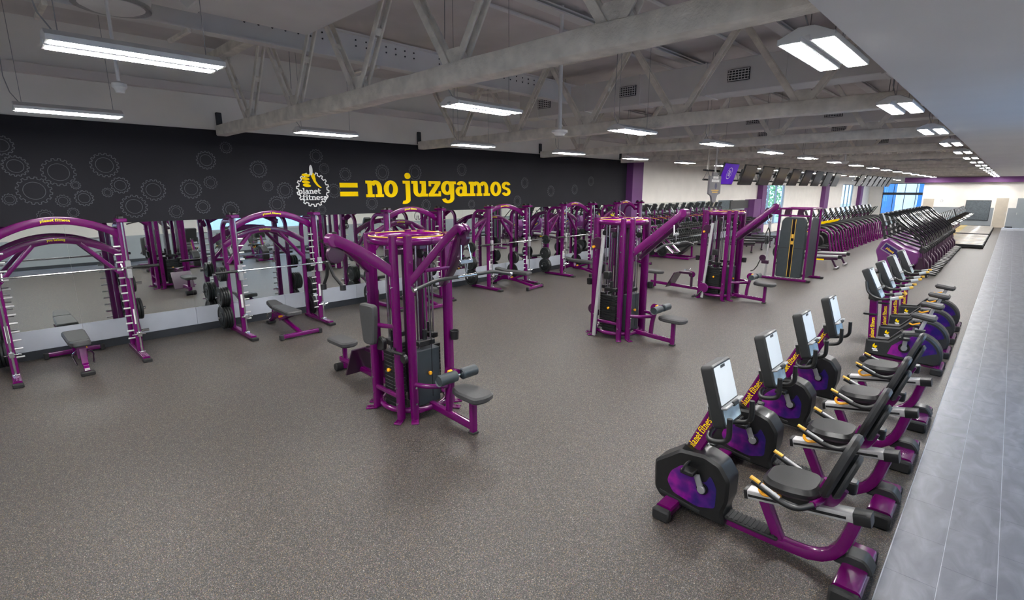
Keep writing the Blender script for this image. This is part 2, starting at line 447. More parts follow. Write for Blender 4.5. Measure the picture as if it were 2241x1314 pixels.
# slate tiles, 30 x 60 cm, laid in running rows along the walkway
def tiles():
    mb = MB().box(-.1475, .1475, -.2993, .2993, -.008, 0.0, .0008)
    src = None; n = 0; rest = MB()
    rows = []
    for c in range(6):
        off = (0.0, .3, .15, .45, .0, .3)[c]
        y = -1.5 + off
        while y < 48:
            rows.append((abs(y - 6), -0.285 + .15 + .3 * c + .005, y)); y += .6
    rows = [r for r in rows if r[2] < YF - .4]
    rows.sort()
    for k, (_, x, y) in enumerate(rows):
        if k < 290:
            if src is None:
                src = obj('tile', mb, 'tile', walk, False); src.location = (x, y, 0)
            else: inst('tile', src, walk, (x, y, 0))
        else: rest.box(x - .1475, x + .1475, y - .2993, y + .2993, -.008, 0.0)
    o = obj('far_tiles', rest, 'tile', walk, False); o['kind'] = 'stuff'
tiles()

def wall_with_holes(x0, x1, ya, yb, za, zb, holes):
    """a wall along Y with window holes (y0, y1, z0, z1)"""
    mb = MB(); y = ya
    for (a, b, c, d) in sorted(holes):
        mb.box(x0, x1, y, a, za, zb); mb.box(x0, x1, a, b, za, c); mb.box(x0, x1, a, b, d, zb); y = b
    mb.box(x0, x1, y, yb, za, zb); return mb
HL = [(33.3, 37.7, .5, 3.0), (53.9, 58.2, .5, 3.15)]
wl = struct('wall_left', wall_with_holes(WX - .2, WX, -6, 67, 0, ZD, HL), 'wall')
HR = [(a, b, 1.0, 3.4) for a, b in WIN_R]
wr = struct('wall_right', wall_with_holes(1.6, 1.8, -6, YF, 0, ZD, HR), 'wall')
obj('grey_wainscot', wall_with_holes(1.588, 1.6, -6, YF, .12, 1.0, []), 'wall_grey', wr, False)
struct('baseboard_right', MB().box(1.575, 1.588, -6, YF, 0, .12), 'base')
struct('wall_back', MB().box(WX - .2, 1.8, -6.2, -6, 0, ZD), 'wall')
wf = struct('wall_far', MB().box(-5.1, 1.8, YF, YF + .2, 0, ZD), 'wall')
obj('grey_wainscot', MB().box(-5.08, -.9, YF - .012, YF, .1, 1.4).box(-.15, 1.58, YF - .012, YF, .1, 1.4), 'wall_grey', wf, False)
obj('purple_band', MB().box(-6.3, 1.6, YF - .5, YF - .02, 3.22, 3.6), 'purple_wall', wf, False)
struct('baseboard_far', MB().box(-5.1, -.9, YF - .03, YF - .012, 0, .1).box(-.15, 1.58, YF - .03, YF - .012, 0, .1), 'base')
struct('wall_bay', MB().box(-5.1, -4.9, YF + .2, 66, 0, ZD), 'wall')
wb2 = struct('wall_entrance', MB().box(WX, -9.9, 66, 66.2, 0, ZD).box(-6.2, -4.9, 66, 66.2, 0, ZD).box(-9.9, -6.2, 66, 66.2, 3.3, ZD), 'wall')
ceil = struct('ceiling', MB().box(WX - .2, 1.8, -6.2, 67, ZD, ZD + .1), 'deck')
# dropped soffit over the walkway
struct('ceiling_soffit', MB().box(-.86, 1.6, -6, YF, 3.6, 3.75), 'soffit')
struct('trim_1', MB().box(-.86, -.80, -6, YF, 3.75, ZD), 'soffit')

# windows
def window(n, plane, a, b, z0, z1, c, mull, label=None):
    """frame + panes; plane 'y' runs along Y at x=c, 'x' runs along X at y=c"""
    fr = MB(); t = .05
    def bx(u0, u1, w0, w1, d=.05):
        if plane == 'y': fr.box(c - d, c + d, u0, u1, w0, w1)
        else: fr.box(u0, u1, c - d, c + d, w0, w1)
    bx(a, b, z0, z0 + t); bx(a, b, z1 - t, z1); bx(a, a + t, z0, z1); bx(b - t, b, z0, z1)
    for k in range(1, mull):
        u = a + (b - a) * k / mull; bx(u - t / 2, u + t / 2, z0, z1)
    w = struct('window_%d' % n, fr, 'base' if plane == 'x' else 'silver')
    for k in range(mull):
        u0 = a + (b - a) * k / mull + t; u1 = a + (b - a) * (k + 1) / mull - t
        p = MB()
        if plane == 'y': p.box(c - .006, c + .006, u0 - .02, u1 + .02, z0 + t - .01, z1 - t + .01)
        else: p.box(u0 - .02, u1 + .02, c - .006, c + .006, z0 + t - .01, z1 - t + .01)
        obj('pane', p, 'glass', w, False)
    return w
window(1, 'y', 33.3, 37.7, .5, 3.0, WX - .1, 3)
window(2, 'y', 53.9, 58.2, .5, 3.15, WX - .1, 3)
for k, (a, b) in enumerate(WIN_R): window(3 + k, 'y', a, b, 1.0, 3.4, 1.7, 3)
w5 = window(5, 'x', -9.9, -6.2, 0, 3.3, 66.1, 4)
obj('transom', MB().box(-9.9, -6.2, 66.0, 66.06, 2.15, 2.4), 'base', w5, False)

# ---- mirror wall: mural, mirrors, kick panel, base
obj('mural', MB().box(WX, WX + .022, -6, 17.86, 2.14, 3.8), 'mural', wl, False)
pane = MB().box(0, .014, .0006, 1.6994, .475, 2.14)
src = None
for k in range(14):
    y = -5.9 + 1.7 * k
    if y + 1.7 > 17.95: break
    if src is None: src = obj('mirror_pane', pane, 'mirror', wl, False); src.location = (WX, y, 0)
    else: inst('mirror_pane', src, wl, (WX, y, 0))
for k in range(8): inst('mirror_pane', src, wl, (WX, 18.75 + 1.7 * k, 0))
ksrc = None
for a, b in ((-5.9, 17.8), (18.75, 32.35)):
    y = a
    while y < b - .1:
        if ksrc is None: ksrc = obj('kick_panel', MB().box(0, .03, .003, 1.697, .14, .472), 'kick', wl, False); ksrc.location = (WX, y, 0)
        else: inst('kick_panel', ksrc, wl, (WX, y, 0))
        y += 1.7
struct('baseboard_left', MB().box(WX, WX + .045, -6, 17.9, 0, .14).box(WX, WX + .045, 18.65, 32.5, 0, .14), 'base')
struct('trim_2', MB().box(WX, WX + .14, -6, 50, 4.42, 4.56), 'deck')

def gear_pts(cy, cz, r, teeth, depth=.13, ph=0.0):
    pts = []
    for k in range(teeth):
        a0 = 2 * PI * k / teeth + ph; s = 2 * PI / teeth
        for f, rr in ((0, r * (1 - depth)), (.32, r * (1 - depth)), (.44, r), (.88, r)):
            a = a0 + s * f; pts.append((cy + rr * math.cos(a), cz + rr * math.sin(a)))
    return pts
def outline(mb, pts, w, x):
    q = inset(pts, w); n = len(pts)
    for i in range(n):
        j = (i + 1) % n
        mb.add([(x, *pts[i]), (x, *pts[j]), (x, *q[j]), (x, *q[i])], [(0, 1, 2, 3)])
GEARS = [(0.47, 3.05, .16), (0.96, 2.97, .22), (1.56, 3.1, .2), (0.63, 2.68, .22), (0.95, 2.52, .1), (1.22, 2.56, .13), (1.73, 2.77, .14), (2.2, 2.69, .19), (1.88, 2.41, .2), (2.79, 2.71, .18), (3.13, 2.83, .12), (3.1, 3.24, .17), (4.03, 3.1, .17), (2.95, 2.38, .13), (3.43, 2.31, .16), (4.33, 2.4, .17), (4.52, 2.68, .17), (4.18, 2.77, .11), (5.92, 3.04, .15), (5.26, 3.41, .15), (1.54, 2.65, .08), (1.14, 2.77, .07), (0.36, 3.35, .15), (0.33, 2.55, .09), (5.62, 2.67, .16), (3.47, 3.49, .11), (5.42, 3.15, .12), (6.89, 3.1, .19), (7.84, 3.12, .2), (11.96, 2.9, .17), (6.56, 2.38, .16), (8.15, 2.3, .15), (9.4, 3.23, .17), (13.24, 2.65, .18), (15.49, 2.99, .17), (14.53, 2.7, .17), (11.63, 2.35, .17), (9.74, 2.29, .13), (0.7, 2.28, .11), (1.05, 2.33, .08), (2.5, 2.3, .12), (5.3, 2.26, .1), (-.3, 2.7, .2), (-.9, 3.1, .18), (-1.4, 2.5, .2), (-2.1, 2.95, .22)]
for k, (cy, cz, r) in enumerate(GEARS):
    mb = MB(); x = WX + .024; w = .011 if r > .12 else .008
    outline(mb, gear_pts(cy, cz, r, 16 if r > .15 else 13, .13, k * .37), w, x)
    outline(mb, [(cy + r * .62 * math.cos(2 * PI * i / 28), cz + r * .62 * math.sin(2 * PI * i / 28)) for i in range(28)], w * .8, x)
    obj('gear_print', mb, 'gear_print', wl, False)

# ---- wall lettering and logo
mb = MB(); x = WX + .04
text_flat(mb, 'no', (x, 6.42, 2.525), (0, 1, 0), (0, 0, 1), .90, .375, .03)
text_flat(mb, 'juzgamos', (x, 7.44, 2.525), (0, 1, 0), (0, 0, 1), 3.9, .385, .03)
lt = obj('yellow_lettering', mb, 'yellow', wl, False)
mb = MB()
for z0, z1 in ((2.545, 2.65), (2.745, 2.85)): mb.add([(x, 5.75, z0), (x, 6.2, z0), (x, 6.2, z1), (x, 5.75, z1)], [(0, 1, 2, 3)])
obj('equals_sign', mb, 'yellow', wl, False)
cy, cz, gr = 5.13, 2.70, .375
mb = MB(); mb.add([(WX + .026, *p) for p in gear_pts(cy, cz, gr - .02, 18, .1)], [tuple(range(72))])
obj('logo_ground', mb, 'mural', wl, False)
mb = MB(); outline(mb, gear_pts(cy, cz, gr, 18, .12), .022, WX + .03)
text_flat(mb, 'planet', (WX + .034, 4.80, 2.61), (0, 1, 0), (0, 0, 1), .5, .08, .02)
text_flat(mb, 'fitness', (WX + .034, 4.88, 2.475), (0, 1, 0), (0, 0, 1), .56, .08, .02)
logo = obj('gear_logo', mb, 'white_print', wl, False)
def ell(mb, x, cy, cz, ry, rz, rot=0, n=20):
    pts = []
    for k in range(n):
        a = 2 * PI * k / n; u, v = ry * math.cos(a), rz * math.sin(a)
        pts.append((x, cy + u * math.cos(rot) - v * math.sin(rot), cz + u * math.sin(rot) + v * math.cos(rot)))
    mb.add(pts, [tuple(range(n))])
mb = MB()
for i, (dy, dz) in enumerate(((-.14, .30), (-.155, .228), (-.15, .156), (-.135, .086))): ell(mb, WX + .036 + i * .0004, cy + dy, cz + dz, .09, .033, -.12)
mb.add([(WX + .035, cy + u, cz + v) for u, v in ((-.035, .3), (.03, .36), (.06, .3), (.075, .18), (.13, .1), (.2, .04), (.17, .03), (.09, .08), (.03, .16))], [tuple(range(9))])
obj('logo_hand', mb, 'yellow', wl, False)
mb = MB(); ell(mb, WX + .037, cy - .02, cz + .41, .038, .11)
obj('logo_thumb', mb, 'white_print', wl, False)

# ---- purple columns
for k, (y, wd) in enumerate(((18.25, .78), (32.9, .75), (47.4, 1.2), (60.5, 1.0))):
    lab = ['purple square column at the end of the dark mural wall', 'purple column beside the bright leafy window', 'purple column between the far white wall bays', 'farthest purple column near the entrance'][k]
    t = thing('column', lab, 'column', (WX + .01, y, 0))
    obj('shaft', MB().box(0, .3, -wd / 2, wd / 2, 0, 3.9, .008), 'purple_wall', t, False)
    obj('plinth', MB().box(0, .34, -wd / 2 - .04, wd / 2 + .04, 0, .14, .006), 'base', t, False)
    if k == 1: obj('half_wall', MB().box(0, .28, -1.5, -wd / 2, 0, 2.14, .006), 'purple_wall', t, False)

# ---- far wall details
t = thing('slate_board', 'large grey slate board on the far wall', 'board', (0, YF - .02, 0))
obj('panel', MB().box(-2.45, -1.12, -.03, 0, .5, 1.9, .005), 'chalk', t, False)
obj('frame', MB().box(-2.48, -2.45, -.04, 0, .47, 1.93).box(-1.12, -1.09, -.04, 0, .47, 1.93).box(-2.48, -1.09, -.04, 0, 1.9, 1.93).box(-2.48, -1.09, -.04, 0, .47, .5), 'base', t, False)
dd = struct('door_1', MB().box(-.85, -.2, YF - .02, YF, 0, 2.1), 'door')
obj('door_handle', MB().box(-.28, -.25, YF - .06, YF - .02, .95, 1.1, .004), 'steel', dd, False)
d2 = struct('door_2', MB().box(.25, 1.1, YF - .035, YF - .013, 0, 2.1), 'wall_grey')
obj('door_handle', MB().box(.32, .35, YF - .075, YF - .035, .95, 1.1, .004), 'steel', d2, False)
d3 = struct('door_3', MB().box(-5.0, -4.35, YF - .03, YF - .012, 0, 2.0), 'door')
obj('door_handle', MB().box(-4.45, -4.42, YF - .07, YF - .03, .95, 1.1, .004), 'steel', d3, False)
t = thing('wall_clock', 'small round grey clock high on the far wall', 'clock', (-3.9, YF - .01, 1.86))
obj('case', MB().cyl((0, 0, 0), .09, -.04, 0, 'y', 20, .008), 'silver', t)
obj('dial', MB().cyl((0, 0, 0), .075, -.043, -.039, 'y', 20), 'white_print', t)
for k in range(6):
    xx = -4.6 + k * 1.05
    t = thing('downlight', '%s recessed downlight in the purple band, counted from the windows' % nth(k), 'light', (xx, YF - .3, 3.215), 0, 'downlights over the far wall')
    obj('trim_ring', MB().lathe([(.05, 0), (.085, 0), (.085, -.012), (.05, -.012)], n=18), 'lamp_body', t)
    obj('lens', MB().cyl((0, 0, 0), .05, -.008, -.002), 'lamp_small', t)
    l = bpy.data.lights.new('downlight_beam', 'SPOT'); l.energy = 26; l.spot_size = R(75); l.spot_blend = .6; l.shadow_soft_size = .05; l.color = (1, .95, .88)
    lo = bpy.data.objects.new('downlight_beam', l); C.objects.link(lo); lo.location = (xx, YF - .28, 3.19)
# dark wall board on the left wall, outside trees and facade
t = thing('wall_board', 'dark grey notice board above the mirror behind the cable tower', 'board', (WX + .016, 29.8, 0))
obj('panel', MB().box(0, .03, -1.3, 1.3, 1.65, 2.1, .006), 'grille', t, False)
random.seed(3)
def tree(x, y, h, label):
    t = thing('tree', label, 'tree', (x, y, -.1))
    obj('trunk', MB().tube([(0, 0, 0), (.05, .03, h * .5), (0, .1, h * .8)], .12, 8, scale=[1, .8, .4]), 'bark', t)
    mb = MB()
    for k in range(420):
        a = random.uniform(0, 2 * PI); rr = random.uniform(.2, 1.5); z = random.uniform(.15, 1.05) * h
        c = Vector((rr * math.cos(a), rr * math.sin(a) * 1.6, z)); u = Vector((random.gauss(0, 1), random.gauss(0, 1), random.gauss(0, 1))).normalized(); w = u.orthogonal().normalized()
        mb.add([c, c + u * .17 + w * .08, c + u * .34, c + u * .17 - w * .08], [(0, 1, 2, 3)])
    f = obj('foliage', mb, 'leaf', t, False); f['kind'] = 'stuff'
tree(-14.5, 44, 4.2, 'green tree outside, left side of the leafy window')
tree(-15.2, 49, 4.6, 'green tree outside, right side of the leafy window')
struct('ground_outside', MB().box(-60, WX - .3, -20, 120, -.4, -.12).box(WX - .3, 40, 67.2, 120, -.4, -.12).box(2, 40, -20, 67, -.4, -.12), 'grout')
b = thing('facade', 'blue glazed building front seen through the entrance glass', 'building', (-8, 76, -.1))
for k in range(6):
    obj('facade_bay', MB().box(-6 + k * 2, -4.1 + k * 2, 0, .5, 0, 7), 'blue_panel' if k % 2 else 'wall', b, False)
# ================================================================== CEILING
TY = [-1.25, 3.40, 8.0, 12.68, 17.35, 22.0, 26.7, 31.4, 36.1, 40.8, 45.5, 50.2]
BN = [-9.45, -7.65, -5.85, -4.05, -2.25, -.45]           # bottom nodes
UN = [-10.4, -8.55, -6.75, -4.95, -3.15, -1.35]          # top nodes
def make_truss():
    t = thing('roof_truss', '', 'truss', (0, 0, 0), 0, 'roof trusses')
    n = 26; path = [(-10.95 + (11.6) * k / n, 0, 3.78) for k in range(n + 1)]
    rnd = random.Random(5)
    mb = MB()
    mb.sweep([(p[0], rnd.uniform(-.006, .006), p[2] + rnd.uniform(-.008, .008)) for p in path], rrect(.2, .19, .025))
    obj('bottom_chord', mb, 'steelwork', t)
    obj('top_chord', MB().box(WX + .02, .8, -.09, .09, 4.98, 5.13, .01), 'steelwork', t)
    obj('end_bracket', MB().box(WX, WX + .06, -.05, .05, 3.82, 4.12, .01), 'base', t)
    def web(p, q, w):
        a, b = Vector(p), Vector(q); d = b - a
        m = MB()
        for s in (-.045, .045):
            m.rtube([a + Vector((0, s, 0)), b + Vector((0, s, 0))], w, .022, .005, up=(0, 1, 0))
        m.rtube([a + d * .5 - d.normalized() * .04, a + d * .5 + d.normalized() * .04], .03, .1, .004, up=(0, 1, 0))
        return m
    for k, x in enumerate(BN):
        obj('web_member', web((x - .07, 0, 3.86), (UN[k] + .05, 0, 5.0), .075), 'steelwork', t)
        if k + 1 < len(UN): obj('web_member', web((x + .07, 0, 3.86), (UN[k + 1] - .05, 0, 5.0), .075), 'steelwork', t)
        obj('gusset', MB().prism([(x - .2, 3.84), (x + .2, 3.84), (x + .09, 4.02), (x - .09, 4.02)], 'xz', -.03, .03), 'steelwork', t)
    return t
tr = make_truss()
for k, y in enumerate(TY):
    lab = 'sprayed white steel roof truss just behind the camera' if k == 0 else '%s sprayed steel roof truss in front of the camera' % nth(k - 1)
    if k == 0: tr.location = (0, y, 0); tr['label'] = lab
    else: dup(tr, (0, y, 0), lab)

def purlin(x, z, h, label, bolts, y0, y1):
    t = thing('roof_beam', label, 'beam', (x, 0, z))
    obj('web_plate', MB().box(-.02, .02, y0, y1, -h / 2, h / 2), 'duct', t, False)
    obj('flange', MB().box(-.09, .09, y0, y1, h / 2, h / 2 + .02), 'duct', t, False)
    obj('flange', MB().box(-.09, .09, y0, y1, -h / 2 - .02, -h / 2), 'duct', t, False)
    if bolts:
        mb = MB()
        for i in range(80):
            y = -5 + i * .17
            if i % 9 > 6: continue
            for dz in (-.05, .03): mb.cyl((.02, y, dz + .08), .012, 0, .012, 'x', 6)
        o = obj('bolts', mb, 'grille', t, False); o['kind'] = 'stuff'
purlin(-7.25, 4.72, .34, 'white steel roof beam with rows of bolts above the first lamps', True, -5.9, 9.3)
purlin(-9.35, 5.16, .03, 'slim white roof beam closest to the mural wall', False, -5.9, 50)
purlin(-5.0, 5.16, .03, 'slim white roof beam over the cable machines', False, -5.9, 50)
purlin(-3.0, 5.16, .03, 'slim white roof beam between cable machines and bikes', False, -5.9, 50)
# thin conduits just under the deck
for k, x in enumerate((-8.2, -5.6, -3.9, -2.1)):
    tag(obj('conduit', MB().tube([(x, -5.9, 5.2), (x, 50, 5.2)], .03, 8), 'duct'), ['thin pipe running under the deck nearest the mural', 'thin pipe under the deck left of the cable machines', 'thin pipe under the deck right of the cable machines', 'thin pipe under the deck beside the soffit'][k], 'pipe')
for k, y in enumerate((.75, 2.0, 4.5, 5.75, 7.1)):
    o = obj('angle_brace', MB().rtube([(0, 0, 0), (-.85, 0, .04)], .045, .045, .006), 'steelwork'); o.location = (-7.16, y, 4.505)
    tag(o, '%s short steel brace on the bolted roof beam, counted from the camera' % nth(k), 'brace', 'braces on the bolted beam')

# rectangular ducts with grilles
def duct(y, x0, x1, z0, z1, vents, label, d=.55):
    t = thing('air_duct', label, 'duct', (0, y, 0))
    obj('duct_body', MB().box(x0, x1, 0, d, z0, z1, .01), 'duct', t, False)
    x = x0 + .6
    while x < x1: obj('seam', MB().box(x - .02, x + .02, -.012, d + .012, z0 - .012, z1 + .012), 'duct', t, False); x += 1.35
    for hx in (x0 + 1.0, x1 - 1.15):
        for hy in (.04, d - .04): obj('hanger_rod', MB().cyl((hx, hy, 0), .008, z1 - .01, ZD, 'z', 6), 'silver', t)
    for vx in vents:
        g = obj('grille', MB().box(vx - .19, vx + .19, -.02, -.002, (z0 + z1) / 2 - .1, (z0 + z1) / 2 + .1), 'grille', t, False)
        mb = MB()
        for i in range(5):
            z = (z0 + z1) / 2 - .085 + i * .042; mb.box(vx - .18, vx + .18, -.034, -.02, z - .006, z + .006)
        for i in range(7):
            xx = vx - .165 + i * .055; mb.box(xx - .004, xx + .004, -.03, -.02, (z0 + z1) / 2 - .09, (z0 + z1) / 2 + .09)
        obj('louvre', mb, 'duct', g, False)
duct(9.55, -9.0, -1.2, 4.38, 4.93, (-3.75, -5.96, -8.2), 'long white air duct with three grilles past the second truss')
duct(14.5, -8.2, -1.2, 4.22, 4.75, (-3.37, -5.2), 'white air duct with two grilles past the third truss')
duct(18.9, -8.2, -1.2, 4.3, 4.75, (-4.2, -6.4), 'white air duct past the fourth truss')
duct(24.3, -8.2, -1.2, 4.3, 4.75, (-3.9,), 'white air duct past the fifth truss')
# big near duct: a wide box with a sloping transition and side grille
t = thing('air_duct', 'wide white duct with sloping end at the top edge above the first lamp', 'duct', (-5.7, 2.45, 0))
obj('duct_body', MB().prism([(-.75, 4.62), (-.35, 4.42), (1.25, 4.42), (3.6, 4.5), (3.6, 4.95), (-.75, 4.95)], 'xz', -.75, .45, .01), 'duct', t, False)
obj('branch', MB().prism([(-1.4, 4.75), (-.9, 4.55), (-.5, 4.55), (-.5, 4.95), (-1.4, 4.95)], 'xz', -1.1, -.5, .01), 'duct', t, False)
g = obj('grille', MB().box(.0, .5, -.77, -.752, 4.55, 4.8), 'grille', t, False)
obj('louvre', (lambda m: [m.box(.02, .48, -.785, -.77, 4.57 + i * .05, 4.585 + i * .05) for i in range(5)] and m)(MB()), 'duct', g, False)
t = thing('blur_drum', 'round white drum standing in for a pale blur at the upper left', 'fixture', (-6.35, 1.15, 4.35))  # drum added in place of a hazy white blur, no heater known there
obj('drum', MB().lathe([(.0, 0), (.2, 0), (.3, .05), (.32, .12), (.32, .42), (.2, .5), (.0, .5)], n=24), 'duct', t)
obj('hanger', MB().cyl((0, 0, 0), .03, .5, ZD - 4.35, 'z', 8), 'duct', t)
obj('rim', MB().lathe([(.29, .03), (.31, .02), (.31, .06), (.29, .06)], n=24), 'steel', t)

# drop poles with sensor discs, and ceiling fans
def droppole(x, y, z, label, q=1.0):
    t = thing('drop_pole', label, 'pole', (x, y, z))
    obj('pole', MB().cyl((0, 0, 0), .03 * q, .03, ZD - z, 'z', 12), 'duct', t)
    obj('disc', MB().lathe([(0, -.05), (.07 * q, -.05), (.085 * q, -.02), (.12 * q, 0), (.12 * q, .03), (.03 * q, .05)], n=20), 'duct', t)
droppole(-5.0, 6.18, 3.53, 'white pole with a disc hanging past the first truss')
droppole(-6.05, 1.06, 3.62, 'thin pole with a disc hanging under the near lamp', .5)
droppole(-4.05, 19.5, 3.55, 'white pole with a disc hanging near the row of screens')
def fan(x, y, label):
    t = thing('ceiling_fan', label, 'fan', (x, y, 3.75))
    obj('rod', MB().cyl((0, 0, 0), .025, .1, ZD - 3.75, 'z', 8), 'duct', t)
    obj('motor', MB().lathe([(0, 0), (.12, 0), (.15, .04), (.15, .12), (.06, .18), (0, .18)], n=18), 'silver', t)
    for k in range(5):
        a = 2 * PI * k / 5
        m = MB().prism([(.12, -.05), (1.1, -.09), (1.15, 0), (1.1, .06), (.12, .05)], 'xy', .04, .055)
        m.xform(Matrix.Rotation(a, 4, 'Z')); obj('blade', m, 'silver', t, False)
fan(-2.6, 25.0, 'ceiling fan with pale blades, the nearer of two')
fan(-2.4, 33.5, 'ceiling fan with pale blades, the farther of two')

# ---- pendant lamps: housing with two tubes on wires
def make_lamp(w):
    t = thing('pendant_lamp', '', 'lamp', (0, 0, 3.6), 0, 'twin tube pendant lamps')
    L = .48; h = .055
    mb = MB().prism([(-w - h - .012, .02), (w + h + .012, .02), (w * .5, .075), (-w * .5, .075)], 'xz', -L - .02, L + .02, .004)
    for s in (-1, 1):                                   # opaque channel sides so the light leaves downwards
        for e in (-1, 1): mb.box(s * w + e * (h + .006) - .006, s * w + e * (h + .006) + .006, -L - .02, L + .02, -.010, .024)
        for e in (-1, 1): mb.box(s * w - h, s * w + h, e * (L + .01) - .01, e * (L + .01) + .01, -.010, .024)
    hs = obj('housing', mb, 'lamp_body', t, False)
    for s in (-1, 1):
        obj('tube', MB().box(s * w - h, s * w + h, -L, L, -.012, .016), 'lamp', t, False)
    for s in (-1, 1): obj('wire', MB().tube([(0, s * .42, .07), (0, s * .42, 1.65)], .003, 6), 'silver', t)
    obj('cord', MB().tube([(0, -.44, .07), (-.03, -.5, .18), (-.02, -.53, .34), (.0, -.5, 1.65)], .005, 6), 'silver', t)
    return t
lamp0 = make_lamp(.092); used = False
rows = [(-8.3, 'over the smith machines', 20), (-4.5, 'over the cable machines', 16), (-1.06, 'along the soffit edge', 16)]
for x, where, n in rows:
    for k in range(-1, n):
        y = .93 + 3.24 * k
        if y > (64 if x < -8 else 50): break  # lamps past the far wall line are added to brighten the entrance bay
        lab = ('pendant twin tube lamp behind the camera, ' + where) if k < 0 else '%s pendant twin tube lamp from the camera, %s' % (nth(k), where)
        if not used: lamp0.location = (x, y, 3.6); lamp0['label'] = lab; used = True
        else: dup(lamp0, (x, y, 3.6), lab)

# ---- suspended screens on a lattice rail
rail = thing('screen_rail', 'dark lattice rail carrying the row of hanging screens', 'rail', (-7.38, 0, 0))
for z in (3.02, 3.32): obj('rail_tube', MB().tube([(0, 16.6, z), (0, 34.2, z)], .03, 8), 'base', rail)
mb = MB(); y = 16.6
while y < 34: mb.tube([(0, y, 3.02), (0, y + .3, 3.32)], .012, 6).tube([(0, y + .3, 3.32), (0, y + .6, 3.02)], .012, 6); y += .6
obj('lattice', mb, 'silver', rail)
for y in (16.9, 22, 28, 33.8): obj('drop_rod', MB().cyl((0, y, 0), .035, 3.32, ZD, 'z', 8), 'steelwork', rail)
rail2 = thing('screen_rail', 'lattice rail carrying the farther group of screens', 'rail', (-7.2, 0, 0))
obj('rail_tube', MB().tube([(0, 37.4, 3.25), (0, 50, 3.25)], .04, 8), 'silver', rail2)
for y in (38, 44, 49.6): obj('drop_rod', MB().cyl((0, y, 0), .035, 3.25, ZD, 'z', 8), 'steelwork', rail2)
def make_tv(m):
    t = thing('hanging_screen', '', 'screen', (0, 0, 0), 0, 'hanging screens')
    obj('case', MB().box(-.03, .03, -.62, .62, -.37, .37, .01), 'black', t, False)
    obj('glass', MB().box(.03, .034, -.6, .6, -.345, .35), m, t, False)
    obj('bracket', MB().box(-.27, -.03, -.12, .12, -.12, .14, .01), 'base', t, False)
    return t
tvp = make_tv('tv_purple'); tvp.location = (-7.12, 17.95, 3.22); tvp.rotation_euler = (0, R(18), 0); tvp['label'] = 'hanging screen glowing purple with a pale round emblem'
mb = MB()
for rr in (.2,): 
    pts = [(rr * math.cos(2 * PI * i / 28), .03 + rr * math.sin(2 * PI * i / 28)) for i in range(28)]
    q = inset(pts, .022)
    for i in range(28):
        j = (i + 1) % 28; mb.add([(.036, *pts[i]), (.036, *pts[j]), (.036, *q[j]), (.036, *q[i])], [(0, 1, 2, 3)])
for y0, z0, y1, z1 in ((-.09, -.06, -.06, .12), (-.02, -.06, .01, .12), (.05, -.06, .08, .12), (-.09, .1, .0, .13), (-.02, -.07, .08, -.04)): mb.add([(.036, y0, z0), (.036, y1, z0), (.036, y1, z1), (.036, y0, z1)], [(0, 1, 2, 3)])
obj('emblem', mb, 'white_print', tvp, False)
tvb = None
for k in range(8):
    loc = (-7.12, 19.8 + 1.86 * k, 3.22); lab = '%s dark hanging screen after the purple one' % nth(k)
    if tvb is None: tvb = make_tv('tv'); tvb.location = loc; tvb['label'] = lab; tvb.rotation_euler = (0, R(18), 0)
    else: o = dup(tvb, loc, lab); o.rotation_euler = (0, R(18), 0)
for k in range(7):
    o = dup(tvb, (-7.0, 38.4 + 1.75 * k, 3.25), '%s hanging screen in the farther group, beyond the dark screens' % nth(k)); o.rotation_euler = (0, R(24), 0)
# hanging sign with notched outline
t = thing('hanging_sign', 'grey shield shaped hanging sign left of the purple screen', 'sign', (-7.0, 16.62, 2.9))
out = [(-.44, .22), (-.2, .22), (-.2, .34), (.16, .34), (.16, .22), (.44, .22), (.44, -.33), (.22, -.38), (.16, -.5), (.14, -.58), (0, -.64), (-.14, -.58), (-.18, -.48), (-.24, -.4), (-.44, -.34)]
obj('board', MB().prism(out, 'yz', -.03, .03, .006), 'sign', t, False)
mb = MB()
for z, w, h in ((.14, .2, .07), (.03, .3, .085)):
    x = -w
    rr = random.Random(int(w * 100))
    while x < w - .03:
        dw = rr.uniform(.05, .075); mb.add([(.034, x, z), (.034, x + dw, z), (.034, x + dw, z + h), (.034, x, z + h)], [(0, 1, 2, 3)]); x += dw + .015
obj('white_heading', mb, 'white_print', t, False)
mb = MB(); ell(mb, .034, .04, -.09, .09, .1)
obj('navy_disc', mb, 'navy', t, False)
mb = MB()
for z, w in ((-.24, .28), (-.3, .22)): mb.add([(.034, -w, z), (.034, w, z), (.034, w, z + .03), (.034, -w, z + .03)], [(0, 1, 2, 3)])
obj('yellow_bars', mb, 'gold', t, False)
obj('hanger', MB().tube([(0, 0, .34), (0, 0, 2.35)], .03, 8), 'duct', t)
